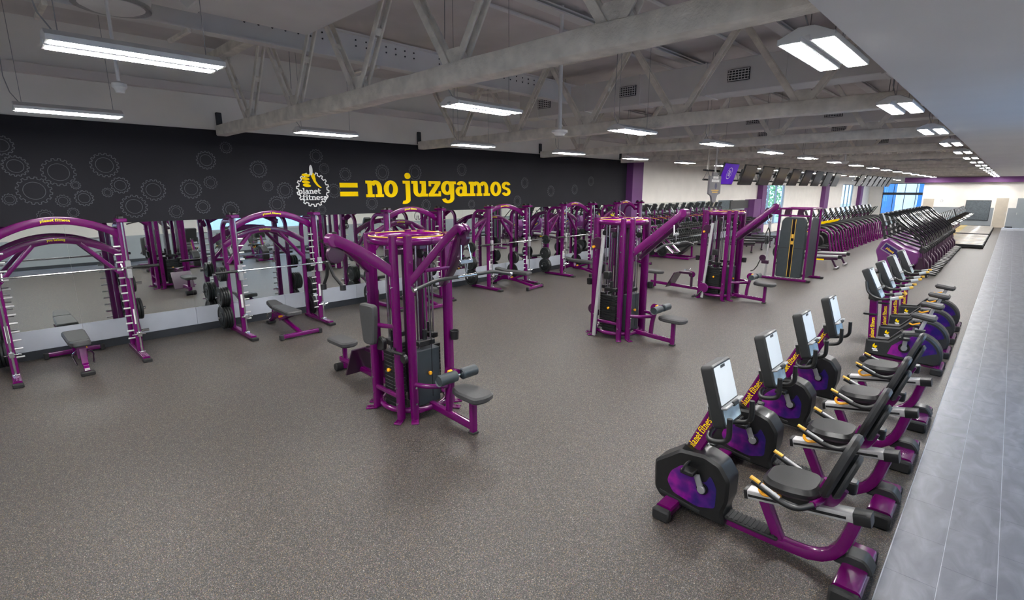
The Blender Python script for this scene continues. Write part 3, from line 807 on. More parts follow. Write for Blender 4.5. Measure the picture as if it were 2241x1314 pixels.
# ================================================================== SMITH MACHINES
SX = -10.05
SY = [.74, 3.87, 7.05, 10.2, 13.4, 16.45]
def arch_path(x, z_end, z_top, half, n=18):
    return [(x, -half + 2 * half * k / n, z_end + (z_top - z_end) * math.sin(PI * k / n) ** .85) for k in range(n + 1)]
def make_smith():
    t = thing('smith_machine', '', 'smith machine', (0, 0, 0), 0, 'smith machines along the mirror')
    H = .75
    for s in (-1, 1):
        y = s * H
        b = obj('base_rail', MB().rtube([(-.66, y, .045), (.44, y, .045)], .1, .07, .012), 'purple', t)
        obj('rubber_foot', MB().box(.4, .53, y - .06, y + .06, 0, .05, .008), 'rubber', b)
        obj('upright', MB().rtube([(0, y, .07), (0, y, 2.2)], .09, .075, .012), 'purple', t)
        p = fillet([(-.6, y, .07), (-.6, y, 2.0), (-.42, y, 2.14), (0, y, 2.14)], .3, 6)
        obj('rear_upright', MB().rtube(p, .075, .07, .012, up=(0, 1, 0)), 'purple', t)
        cap = obj('pulley_cap', MB().box(-.1, .2, y - .07, y + .07, 2.2, 2.26, .01), 'purple', t)
        obj('pulley', MB().cyl((-.05, y, 2.26), .05, -.035, .035, 'y', 14, .006).cyl((.12, y, 2.26), .05, -.035, .035, 'y', 14, .006), 'black', cap)
        obj('guide_rod', MB().cyl((.14, y, 0), .014, .08, 2.24, 'z', 10), 'chrome', t)
        obj('rod_foot', MB().box(.1, .18, y - .04, y + .04, .07, .11, .006), 'chrome', t)
        st = obj('safety_stop', MB().box(.1, .2, y - .03, y + .03, .36, .44, .006).tube([(.18, y - s * .1, .4), (.18, y + s * .08, .4)], .012, 8), 'chrome', t)
        for z in (.28, .68, 1.12):
            obj('storage_peg', MB().cyl((-.6, y, z), .024, s * .03, s * .26, 'y', 12), 'chrome', t)
        obj('sticker', MB().box(.046, .048, y - .02, y + .02, .55, .8), 'sticker', t, False)
    pg = None
    for s in (-1, 1):
        for k in range(13):
            loc = (.02, s * .712, .32 + k * .125)
            if pg is None: pg = obj('rack_peg', MB().cyl((0, 0, 0), .013, -.095, 0, 'y', 8), 'alu', t); pg.location = (.02, s * -.712 * -1, .32); pg.rotation_euler = (0, 0, PI if s < 0 else 0); continue
            inst('rack_peg', pg, t, loc, (0, 0, PI if s < 0 else 0))
    a = obj('upper_arch', MB().rtube(arch_path(-.14, 1.99, 2.25, H), .075, .12, .02), 'purple', t)
    def arch_fn(x, ze, zt, length, xh, dz):
        def fn(u, v):
            yy = (u - .5) * length; k = (yy + H) / (2 * H)
            return (x, yy, ze + (zt - ze) * math.sin(PI * k) ** .85 + dz + v * xh)
        return fn
    obj('lettering', text(MB(), 'planet fitness', arch_fn(-.14 + .0395, 1.99, 2.25, .34, .026, -.012)), 'yellow', a, False)
    a = obj('lower_arch', MB().rtube(arch_path(-.58, 1.66, 1.93, H), .075, .115, .02), 'purple', t)
    obj('lettering', text(MB(), 'you belong', arch_fn(-.58 + .0395, 1.66, 1.93, .22, .024, -.012)), 'yellow', a, False)
    for s in (-1, 1):
        obj('diagonal_brace', MB().rtube([(-.58, s * .28, 1.86), (-.58, s * .73, 1.32)], .06, .1, .014, up=(1, 0, 0)), 'purple', t)
        obj('top_link', MB().rtube([(-.14, s * H, 1.99), (0, s * H, 1.99)], .06, .08, .01), 'purple', t)
    # barbell on the guide rods
    b = obj('barbell', MB().cyl((.14, 0, 1.25), .015, -.72, .72, 'y', 12), 'chrome', t)
    for s in (-1, 1):
        obj('sleeve', MB().cyl((.14, 0, 1.25), .025, s * .8, s * 1.16, 'y', 12, .004), 'black', b)
        obj('collar', MB().cyl((.14, 0, 1.25), .035, s * .72, s * .8, 'y', 14, .005), 'chrome', b)
        obj('carriage', MB().box(.11, .17, s * .75 - .035, s * .75 + .035, 1.08, 1.36, .008), 'silver', t)
        obj('bar_hook', MB().tube([(.14, s * .7, 1.25), (.08, s * .69, 1.2), (.02, s * .68, 1.3)], .012, 8), 'chrome', t)
    return t
sm = make_smith()
smlab = ['purple smith machine at the left edge of the picture', 'purple smith machine below the gear logo', 'purple smith machine hidden behind the near cable machine', 'fourth purple smith machine along the mirror from the camera', 'fifth purple smith machine along the mirror, before the middle cable machine', 'last purple smith machine beside the purple column']
for k, y in enumerate(SY):
    if k == 0: sm.location = (SX, y, 0); sm['label'] = smlab[0]
    else: o = dup(sm, (SX, y, 0), smlab[k])
    bars = [.24, 0, 0, .0, .0, 0][k]
    for c in (sm if k == 0 else o).children:
        if c.name.split('.')[0] in ('barbell', 'carriage', 'bar_hook'): c.location = (0, 0, bars)
# weight plates resting on the storage pegs
def plate_mesh(r):
    return MB().lathe([(.026, -.016), (.06, -.019), (r * .42, -.019), (r * .46, -.010), (r * .8, -.010), (r * .84, -.019), (r - .008, -.019), (r, -.012), (r, .012), (r - .008, .019), (r * .84, .019), (r * .8, .010), (r * .46, .010), (r * .42, .019), (.06, .019), (.026, .016), (.026, -.016)], axis='y', n=26)
PL = {r: None for r in (.225, .19, .145)}
names = ['the left edge machine', 'the gear logo machine', 'the third smith machine', 'the fourth smith machine', 'the fifth smith machine', 'the last smith machine']
rnd = random.Random(4)
for k, y0 in enumerate(SY):
    for s in (-1, 1):
        for z, r, n, wh in ((.28, .225, 4, 'bottom'), (.68, .19, 4, 'middle'), (1.12, .145, 3, 'top')):
            if s > 0 and z < .3: n = 2
            if k in (3, 4): n = max(1, n - 1)
            for i in range(n):
                loc = (SX - .6, y0 + s * (.75 + .06 + .041 * i), z)
                if PL[r] is None:
                    o = obj('weight_plate', plate_mesh(r), 'iron'); PL[r] = o
                else: o = PL[r].copy(); C.objects.link(o)
                o.location = loc
                tag(o, 'black iron weight plate on the %s %s peg of %s' % (wh, 'near' if s < 0 else 'far', names[k]), 'weight plate', 'plates, %s %s peg of %s' % (wh, 'near' if s < 0 else 'far', names[k]))

# ---- adjustable benches
def padpoly(x0, x1, w0, w1, r): return fil2([(x0, -w0), (x1, -w1), (x1, w1), (x0, w0)], r)
def make_bench():
    """long axis x; crossbar at -x end, seat at +x end"""
    t = thing('weight_bench', '', 'bench', (0, 0, 0), 0, 'adjustable benches at the smith machines')
    obj('backrest', MB().prism(padpoly(-.62, .2, .15, .135, .07), 'xy', .37, .45, .018), 'pad', t)
    m = MB().prism(padpoly(.215, .56, .135, .10, .06), 'xy', .37, .45, .018); m.xform(Matrix.Translation((.215, 0, .37)) @ Matrix.Rotation(R(-9), 4, 'Y') @ Matrix.Translation((-.215, 0, -.37)))
    obj('seat', m, 'pad', t)
    f = obj('frame', MB().rtube(fillet([(-.78, 0, .07), (-.1, 0, .2), (.3, 0, .22), (.62, 0, .06)], .15), .07, .07, .012), 'purple', t)
    obj('back_support', MB().rtube([(-.45, -.06, .36), (.0, -.06, .2)], .04, .05, .008).rtube([(-.45, .06, .36), (.0, .06, .2)], .04, .05, .008), 'purple', t)
    obj('pivot_bracket', MB().prism([(.06, .2), (.34, .2), (.3, .37), (.12, .37)], 'xz', -.06, .06, .006), 'purple', t)
    obj('pop_pin', MB().cyl((-.06, 0, .27), .022, .03, .1, 'y', 12, .004), 'orange', f)
    obj('crossbar', MB().rtube([(-.8, -.38, .06), (-.8, .38, .06)], .07, .07, .012), 'purple', t)
    for s in (-1, 1): obj('end_cap', MB().box(-.842, -.758, s * .36 - .035, s * .36 + .035, .0, .1, .012), 'rubber', t)
    obj('front_foot', MB().box(.58, .68, -.085, .085, 0, .06, .012), 'rubber', t)
    obj('front_post', MB().rtube([(.48, 0, .13), (.4, 0, .36)], .08, .06, .01), 'purple', t)
    for s in (-1, 1): obj('handle', MB().tube(fillet([(.25, s * .06, .3), (.4, s * .13, .28), (.55, s * .1, .16)], .06), .013, 8), 'chrome', t)
    obj('sticker', MB().box(.632, .634, -.03, .03, .075, .11).box(.535, .55, -.03, .03, .12, .135), 'sticker', t, False)
    return t
bn = make_bench()
bl = ['grey adjustable bench with its seat toward the camera, left edge machine', 'grey flat bench below the gear logo machine', 'grey bench in the smith machine behind the near cable machine', 'grey bench angled out of the fourth smith machine', 'grey bench under the bar of the fifth smith machine', 'grey bench in the last smith machine by the column']
bp = [(-10.12, .74, 0), (-10.02, 3.83, PI), (-10.0, 7.05, PI), (-9.95, 10.25, PI + .15), (-10.0, 13.4, PI), (-10.0, 16.45, PI)]
for k, (x, y, rz) in enumerate(bp):
    if k == 0: bn.location = (x, y, 0); bn.rotation_euler = (0, 0, rz); bn['label'] = bl[0]
    else: dup(bn, (x, y, 0), bl[k], rz)

# ================================================================== CABLE MACHINES
def make_gym(variant):
    t = thing('cable_machine', '', 'cable machine', (0, 0, 0), 0, 'four sided cable machines')
    a, b = .265, .38
    posts = [(sx * a, sy * b) for sx in (-1, 1) for sy in (-1, 1)] + [(sx * b, sy * a) for sx in (-1, 1) for sy in (-1, 1)]
    ps = None; fs = None
    for (x, y) in posts:
        rz = math.atan2(y, x)
        if ps is None:
            ps = obj('post', MB().rtube([(0, 0, .02), (0, 0, 2.2)], .085, .085, .022), 'purple', t); ps.location = (x, y, 0)
            fs = obj('foot_plate', MB().box(.0, .14, -.045, .045, 0, .022, .006).cyl((.1, 0, 0), .014, .02, .035, 'z', 8), 'purple', t); fs.location = (x, y, 0); fs.rotation_euler = (0, 0, rz)
            bs = obj('bolt', MB().cyl((0, 0, 0), .013, .03, .05, 'x', 8), 'chrome', t); bs.location = (x, y, 1.5); bs.rotation_euler = (0, 0, 0 if abs(x) > .3 else PI / 2 * (1 if y > 0 else -1))
            continue
        inst('post', ps, t, (x, y, 0)); inst('foot_plate', fs, t, (x, y, 0), (0, 0, rz))
    for (x, y) in posts:
        for z in (.22, .42, 1.62, 1.9):
            ax = abs(x) > .3
            inst('bolt', bs, t, (x + (.006 * (1 if x > 0 else -1) if ax else 0), y + (0 if ax else .006 * (1 if y > 0 else -1)), z), (0, 0, (0 if x > 0 else PI) if ax else PI / 2 * (1 if y > 0 else -1)))
    n = 40
    ring = lambda r, z: [(r * math.cos(2 * PI * k / n), r * math.sin(2 * PI * k / n), z) for k in range(n + 1)]
    obj('top_ring', MB().tube(ring(.43, 2.13), .05, 12, cap=False), 'purple', t)
    obj('ring_rim', MB().tube(ring(.45, 2.178), .007, 8, cap=False), 'gold', t)
    obj('base_ring', MB().tube(ring(.40, .1), .035, 10, cap=False), 'purple', t)
    obj('top_plate', MB().box(-.3, .3, -.05, .05, 2.02, 2.09, .008).box(-.05, .05, -.3, .3, 1.95, 2.02, .008), 'purple_dark', t)
    for k in range(4):
        ang = PI / 2 * k; m4 = Matrix.Rotation(ang, 4, 'Z')
        dark = k in (0,)
        # one stack on each side: plates, rods, cover
        if k == 0: st = obj('stack_cover', MB().box(.20, .33, -.17, .17, .12, .82, .012), 'shroud', t)
        else:
            m = MB()
            for i in range(15): m.box(.21, .33, -.14, .14, .1 + i * .046, .142 + i * .046, .004)
            m.xform(m4); st = obj('weight_stack', m, 'iron', t, False)
        m = MB().cyl((.34, 0, .56 if k else .52), .024, 0, .03, 'x', 12, .005).cyl((.33, 0, .56 if k else .52), .012, -.02, .03, 'x', 8); m.xform(m4)
        obj('selector_pin', m, 'orange', st)
        for s in (-1, 1):
            m = MB().cyl((.27, s * .085, 0), .012, .1, 2.08, 'z', 10); m.xform(m4); obj('guide_rod', m, 'chrome', t)
        m = MB().box(.22, .32, -.12, .12, .86, .93, .01).cyl((.27, 0, 0), .03, .93, 1.05, 'z', 12); m.xform(m4); obj('stack_head', m, 'black', t)
        m = MB().tube([(.27, 0, 1.0), (.27, 0, 1.98)], .005, 6).tube([(.33, .05, .2), (.33, .05, 1.95)], .005, 6); m.xform(m4); obj('cable', m, 'black', t)
        m = MB().cyl((.24, 0, 1.97), .06, -.015, .015, 'y', 16, .005).cyl((.33, .05, 1.9), .055, -.015, .015, 'y', 16, .005); m.xform(m4); obj('top_pulley', m, 'black', t)
        m = MB().rtube([(.385, -.22, .3 if k == 3 else .1), (.385, .22, .3 if k == 3 else .1)], .05, .05, .01); m.xform(m4); obj('side_rail', m, 'purple', t)
        m = MB().box(.412, .414, -.285, -.245, .42, .68); m.xform(m4); obj('sticker', m, 'sticker', t, False)
    obj('inner_post', MB().rtube([(-.09, .0, .05), (-.09, .0, 2.05)], .06, .06, .01), 'purple_dark', t)
    obj('inner_post', MB().rtube([(.09, .06, .05), (.09, .06, 2.05)], .06, .06, .01), 'purple_dark', t)
    # ---- lat pulldown side (+x)
    obj('floor_beam', MB().rtube([(.36, 0, .12), (1.16, 0, .08)], .07, .08, .012), 'purple', t)
    obj('seat_post', MB().rtube([(1.13, 0, .02), (1.13, 0, .43)], .075, .065, .012), 'purple', t)
    obj('post_foot', MB().box(1.085, 1.175, -.045, .045, 0, .025, .006), 'rubber', t)
    obj('seat', MB().prism(fil2([(.86, -.09), (1.02, -.15), (1.32, -.15), (1.36, -.05), (1.36, .05), (1.32, .15), (1.02, .15), (.86, .09)], .06), 'xy', .43, .51, .02), 'pad', t)
    arm = obj('roller_arm', MB().rtube(fillet([(.7, 0, .12), (.72, 0, .4), (.8, 0, .66), (.88, 0, .66)], .12), .07, .06, .012, up=(0, 1, 0)), 'purple', t)
    obj('roller_brace', MB().tube(fillet([(.38, -.265, .46), (.55, -.22, .46), (.72, -.02, .46)], .12), .03, 10), 'purple', t)
    obj('roller_brace', MB().tube(fillet([(.38, .265, .46), (.55, .22, .46), (.72, .02, .46)], .12), .03, 10), 'purple', t)
    obj('roller_shaft', MB().cyl((.88, 0, .63), .016, -.06, .06, 'y', 10), 'chrome', arm)
    for s in (-1, 1): obj('thigh_roller', MB().cyl((.88, 0, .63), .065, s * .05, s * .27, 'y', 20, .012), 'shroud', t)
    obj('adjust_plate', MB().cyl((.78, 0, .62), .09, -.045, -.033, 'y', 20), 'purple', arm)
    obj('adjust_knob', MB().cyl((.83, -.07, .68), .02, -.03, .02, 'y', 12, .004), 'orange', arm)
    if variant == 1:
        for s in (-1, 1):
            obj('lat_arm', MB().rtube(fillet([(.38, s * .265, 1.66), (.8, s * .07, 2.16), (1.0, s * .035, 2.32), (1.06, s * .035, 2.26)], .12), .055, .085, .014), 'purple', t)
        obj('arm_bracket', MB().rtube(fillet([(.4, .2, 1.6), (.72, .05, 1.76), (.94, 0, 2.0), (1.0, 0, 2.2)], .12), .05, .08, .012, up=(0, 1, 0)), 'purple_dark', t)
    else:
        for s in (-1, 1): obj('lat_arm', MB().rtube([(.36, s * .25, 1.56), (1.2, s * .04, 2.33)], .05, .12, .016), 'purple', t)
        obj('arm_bracket', MB().rtube([(.4, 0, 1.5), (1.1, 0, 2.12)], .06, .07, .012), 'purple_dark', t)
        obj('arm_cap', MB().cyl((1.18, 0, 2.31), .075, -.075, .075, 'y', 20, .01), 'purple', t)
    obj('cross_tube', MB().rtube([(.56, -.18, 1.82), (.56, .18, 1.82)], .04, .04, .008), 'purple', t)
    obj('head_pulley', MB().cyl((1.02, 0, 2.2), .085, -.025, .025, 'y', 22, .008), 'purple_dark', t)
    yk = obj('cable_yoke', MB().tube([(1.04, -.05, 2.13), (1.06, -.07, 1.98)], .007, 6).tube([(1.04, .05, 2.13), (1.06, .07, 1.98)], .007, 6).box(1.045, 1.075, -.09, .09, 1.93, 1.98, .008).tube([(1.06, -.02, 1.94), (1.06, 0, 1.82)], .008, 6).tube([(1.06, .02, 1.94), (1.06, 0, 1.82)], .008, 6), 'chrome', t)
    # cup holder
    m = MB().lathe([(.0, 0), (.04, 0), (.05, .1), (.055, .1), (.046, -.01), (.0, -.01)], (.47, .3, .92), 'z', 18)
    obj('cup_holder', m.box(.405, .43, .27, .33, .93, 1.0, .004), 'black', t)
    obj('measure_rail', MB().box(.36, .39, .3, .312, .5, 1.7), 'silver', t)
    obj('sticker', MB().box(.419, .421, .245, .285, .6, .85), 'sticker', t, False)
    obj('instruction_label', MB().box(-.285, -.245, -.417, -.414, 1.35, 1.6).box(.245, .285, -.417, -.414, 1.35, 1.6), 'gold', t, False)
    # ---- row side (-x)
    if variant != 2:
        obj('row_beam', MB().rtube([(-.36, 0, .14), (-1.9, 0, .17)], .07, .08, .012), 'purple', t)
        obj('row_post', MB().rtube([(-1.78, 0, .05), (-1.78, 0, .42)], .06, .06, .01), 'purple', t)
        obj('row_foot', MB().cyl((-1.88, 0, .06), .06, -.12, .12, 'y', 16, .01), 'rubber', t)
        obj('row_seat', MB().prism(fil2([(-2.08, -.14), (-1.6, -.14), (-1.54, -.05), (-1.54, .05), (-1.6, .14), (-2.08, .14)], .07), 'xy', .42, .5, .02), 'pad', t)
        m = MB().box(-.23, .23, -.012, .012, -.26, .26, .006)
        m = MB().box(-.012, .012, -.24, .24, -.24, .24, .006).xform(Matrix.Translation((-1.22, 0, .32)) @ Matrix.Rotation(R(28), 4, 'Y'))
        obj('foot_board', m, 'purple_dark', t)
        obj('row_pulley', MB().cyl((-.72, 0, .5), .085, -.025, .025, 'y', 20, .008), 'purple', t)
        obj('pulley_post', MB().rtube([(-.72, 0, .14), (-.72, 0, .48)], .08, .05, .01).box(-1.05, -.7, -.08, .08, .5, .56, .01), 'purple_dark', t)
        obj('row_handle', MB().tube(fillet([(-.85, -.16, .62), (-.82, 0, .6), (-.85, .16, .62)], .05), .014, 8).tube([(-.82, 0, .6), (-.73, 0, .56)], .008, 6), 'chrome', t)
    else:
        obj('low_pulley', MB().cyl((-.52, -.1, .42), .1, -.02, .02, 'y', 22, .008).box(-.52, -.38, -.13, -.07, .3, .42, .01), 'purple_dark', t)
        obj('side_rail_column', MB().rtube([(-.5, .12, .03), (-.5, .12, 1.95)], .05, .04, .008), 'alu', t)
        obj('carriage', MB().box(-.58, -.44, .04, .2, 1.1, 1.28, .012), 'black', t)
        obj('handle_strap', MB().tube([(-.62, -.1, .92), (-.6, .1, .92)], .018, 10).tube([(-.61, 0, .92), (-.56, .05, .84), (-.6, .0, .74)], .01, 6), 'black', t)
    if variant == 1:
        for q in (-1, 1): obj('front_arm', MB().rtube(fillet([(q * .265, -.38, 1.78), (q * .1, -.72, 2.06), (q * .035, -.95, 2.18)], .12), .06, .12, .016), 'purple', t)
        obj('arm_cap', MB().cyl((0, -.95, 2.17), .075, -.06, .06, 'x', 20, .01), 'purple', t)
        obj('arm_pulley', MB().cyl((0, -.93, 2.02), .1, -.025, .025, 'x', 22, .008), 'purple_dark', t)
        obj('rope', MB().tube([(0, -1.02, 1.95), (.03, -.98, 1.8), (.1, -.92, 1.68)], .018, 8).tube([(0, -1.02, 1.95), (-.04, -1.02, 1.8), (-.1, -1.04, 1.68)], .018, 8).cyl((.1, -.92, 1.64), .032, 0, .06).cyl((-.1, -1.04, 1.64), .032, 0, .06), 'black', t)
        m = MB().prism(fil2([(-.09, -.26), (.09, -.26), (.13, .1), (.13, .22), (-.13, .22), (-.13, .1)], .05), 'xz', -.04, .04, .018)
        m.xform(Matrix.Translation((-.03, -.56, 1.19)) @ Matrix.Rotation(R(8), 4, 'Z'))
        obj('back_pad', m, 'pad', t)
        obj('pad_arm', MB().tube(fillet([(-.02, -.52, 1.16), (.1, -.47, 1.16), (.25, -.4, 1.16)], .08), .028, 10), 'purple', t)
        obj('front_handle', MB().tube(fillet([(.26, -.40, .9), (.3, -.5, .9), (.46, -.44, .88)], .05), .02, 10).cyl((.46, -.44, .83), .055, -.012, .03, 'y', 18, .006), 'black', t)
        obj('knee_pad', MB().prism(fil2([(-.08, -.09), (.07, -.07), (.08, .06), (-.02, .1)], .04), 'xz', -.03, .03, .012).xform(Matrix.Translation((.05, -.46, .93))), 'vinyl', t)
    else:
        obj('front_column', MB().rtube([(-.2, -.5, .03), (-.08, -.47, 1.9)], .06, .045, .01, up=(0, 1, 0)), 'alu', t)
        obj('column_head', MB().cyl((-.22, -.44, 1.75), .11, -.02, .02, 'y', 22, .01), 'purple_dark', t)
        obj('column_knob', MB().cyl((-.28, -.47, 1.68), .025, -.03, .03, 'y', 12, .004), 'orange', t)
        obj('column_carriage', MB().box(-.02, .1, -.52, -.42, 1.12, 1.26, .012), 'black', t)
        obj('cup_holder', MB().lathe([(.0, 0), (.04, 0), (.05, .1), (.055, .1), (.046, -.01), (.0, -.01)], (-.47, -.3, .95), 'z', 18), 'black', t)
    if variant == 3:
        obj('floor_pulley', MB().cyl((-.18, -.5, .28), .13, -.02, .02, 'y', 24, .01), 'purple', t)
        obj('ankle_strap', MB().tube(fillet([(-.2, -.52, .2), (-.3, -.6, .06), (-.42, -.6, .04), (-.4, -.52, .05)], .05), .022, 8), 'black', t)
    return t
GC = [(-5.13, 3.5), (-5.08, 8.15), (-5.1, 12.87)]
gl = ['tall purple cable machine with back pad and grey seats nearest the camera', 'middle purple cable machine with a grey column at its front', 'farthest purple four sided cable machine before the grey striped tower']
for k, (x, y) in enumerate(GC):
    g = make_gym(k + 1); g.location = (x, y, 0); g['label'] = gl[k]
    if k < 2:
        b = thing('lat_bar', ['wide black lat bar hanging from the nearest cable machine', 'wide black lat bar hanging from the middle cable machine'][k], 'lat bar', (x + 1.06, y, 1.8), 0, 'lat bars')
        obj('center_bar', MB().cyl((0, 0, 0), .016, -.12, .12, 'y', 12).cyl((0, 0, 0), .022, -.13, -.11, 'y', 12).cyl((0, 0, 0), .022, .11, .13, 'y', 12), 'chrome', b)
        for s in (-1, 1):
            gpart = obj('grip', MB().tube(fillet([(0, s * .12, 0), (0, s * .4, 0), (0, s * .66, -.06)], .06), .019, 10), 'shell', b)
            obj('end_cap', MB().tube([(0, s * .655, -.058), (0, s * .685, -.066)], .023, 10), 'chrome', gpart)
    else:
        b = thing('rope_handles', 'pair of black looped handles hanging from the farthest cable machine', 'handles', (x + 1.06, y, 1.82))
        for s in (-1, 1): obj('loop', MB().tube(fillet([(0, 0, 0), (0, s * .14, -.12), (0, s * .16, -.3), (0, s * .05, -.4), (0, s * .03, -.2)], .05), .014, 8), 'black', b)

# ---- cable tower with slate covers and gold stripe
t = thing('cable_tower', 'purple cable tower with slate cover and gold stripe', 'cable tower', (-4.55, 16.72, 0))
for x in (-.42, .42): obj('upright', MB().rtube([(x, 0, .05), (x, 0, 2.16)], .07, .06, .012), 'purple', t)
for x in (-.42, .42): obj('rear_upright', MB().rtube([(x, 1.05, .05), (x, 1.05, 2.16)], .07, .06, .012), 'purple', t)
for z in (1.94, 2.14): obj('cross_rail', MB().rtube([(-.42, 0, z), (.42, 0, z)], .05, .05, .01), 'purple', t)
for x in (-.42, .42): obj('top_rail', MB().rtube([(x, 0, 2.14), (x, 1.05, 2.14)], .05, .05, .01), 'purple', t)
obj('rear_cross_rail', MB().rtube([(-.42, 1.05, 2.14), (.42, 1.05, 2.14)], .05, .05, .01), 'purple', t)
for x in (-.2, .15): obj('head_plate', MB().prism(fil2([(x - .1, 1.95), (x + .1, 1.95), (x + .06, 2.04), (x + .12, 2.13), (x - .08, 2.13)], .03), 'xz', -.015, .015, .004), 'purple_dark', t)
obj('side_plate', MB().prism(fil2([(-.74, 1.98), (-.42, 1.96), (-.42, 2.1), (-.7, 2.1)], .03), 'xz', -.02, .02, .005), 'purple', t)
sh = obj('cover', MB().prism(fil2([(-.36, .1), (.34, .1), (.35, 1.3), (.33, 1.78), (.26, 1.9), (-.24, 1.9), (-.33, 1.78), (-.36, .9)], .06), 'xz', -.05, .1, .02), 'shroud', t)
obj('seam', MB().box(-.36, .35, -.054, -.049, .98, .995), 'black', sh, False)
obj('stripe', MB().box(-.03, .05, -.056, -.05, .12, 1.84), 'black_gloss', sh, False)
for x in (-.045, .05): obj('gold_edge', MB().box(x, x + .012, -.058, -.05, .12, 1.84), 'gold', sh, False)
obj('emblem', MB().box(-.02, .04, -.0585, -.05, 1.28, 1.4).box(-.02, .04, -.0585, -.05, 1.1, 1.2), 'gold', sh, False)
obj('rear_cover', MB().prism(fil2([(.12, .1), (.95, .1), (.95, 1.85), (.3, 1.9), (.12, 1.7)], .06), 'yz', .36, .42, .015), 'shroud', t)
obj('base_beam', MB().rtube([(-.95, 0, .04), (.5, 0, .04)], .1, .07, .012), 'purple', t)
obj('base_beam', MB().rtube([(-.42, 1.05, .04), (.62, 1.05, .04)], .1, .07, .012), 'purple', t)
obj('slide_column', MB().rtube([(-.66, 0, .07), (-.66, 0, 2.0)], .05, .05, .01), 'alu', t)
obj('slide_pulley', MB().cyl((-.78, 0, .62), .1, -.025, .025, 'y', 20, .008).box(-.8, -.6, -.04, .04, .45, .56, .008), 'purple_dark', t)
obj('strap', MB().tube(fillet([(-.85, 0, .55), (-.92, 0, .35), (-1.02, 0, .2), (-1.1, 0, .18)], .05), .015, 8), 'black', t)
obj('rubber_foot', MB().box(.5, .6, -.06, .06, 0, .06, .01).box(.62, .7, .99, 1.11, 0, .06, .01), 'rubber', t)
# ================================================================== BIKES
def console(t, cx, cz, tilt, w, h, th=.08):
    """tilted console: case, screen, tray and lower panel facing +x; (cx, cz) is the centre"""
    mt = Matrix.Translation((cx, 0, cz)) @ Matrix.Rotation(tilt, 4, 'Y')
    case = obj('console', MB().prism(fil2([(-w, -h), (w, -h), (w, h), (-w, h)], .035), 'yz', -th * .5, th * .5, .012).xform(mt), 'shell', t)
    obj('screen', MB().prism(fil2([(-w + .02, -h * .28), (w - .02, -h * .28), (w - .02, h - .025), (-w + .02, h - .025)], .012), 'yz', th * .5 - .004, th * .5 + .002).xform(mt), 'screen', case, False)
    obj('key_panel', MB().prism(fil2([(-w + .03, -h + .025), (w - .03, -h + .025), (w - .03, -h * .42), (-w + .03, -h * .42)], .015), 'yz', th * .5 - .004, th * .5 + .002).xform(mt), 'screen_low', case, False)
    obj('tray', MB().box(th * .5 - .005, th * .5 + .045, -w * .98, w * .98, -h * .40, -h * .31, .008).xform(mt), 'silver', case)
    obj('tray_clip', MB().box(th * .5 + .03, th * .5 + .055, -.045, .045, -h * .42, -h * .27, .006).xform(mt), 'shell', case)
    obj('top_badge', MB().box(th * .5 - .002, th * .5 + .004, -.04, .04, h - .05, h - .028).xform(mt), 'shell', case, False)
    return case
def side_text(t, parent, s, p0, p1, y, xh, m='yellow'):
    """lettering on a side face, running from p0 to p1 in the xz plane at y"""
    a, b = Vector((p0[0], y, p0[1])), Vector((p1[0], y, p1[1])); d = b - a; L = d.length; d.normalize()
    up = Vector((-d.z, 0, d.x)) if y < 0 else Vector((d.z, 0, -d.x))
    if y < 0: o = text_flat(MB(), s, a, d, up, L, xh)
    else: o = text_flat(MB(), s, b, -d, -up * -1, L, xh)
    return obj('lettering', o, m, parent, False)
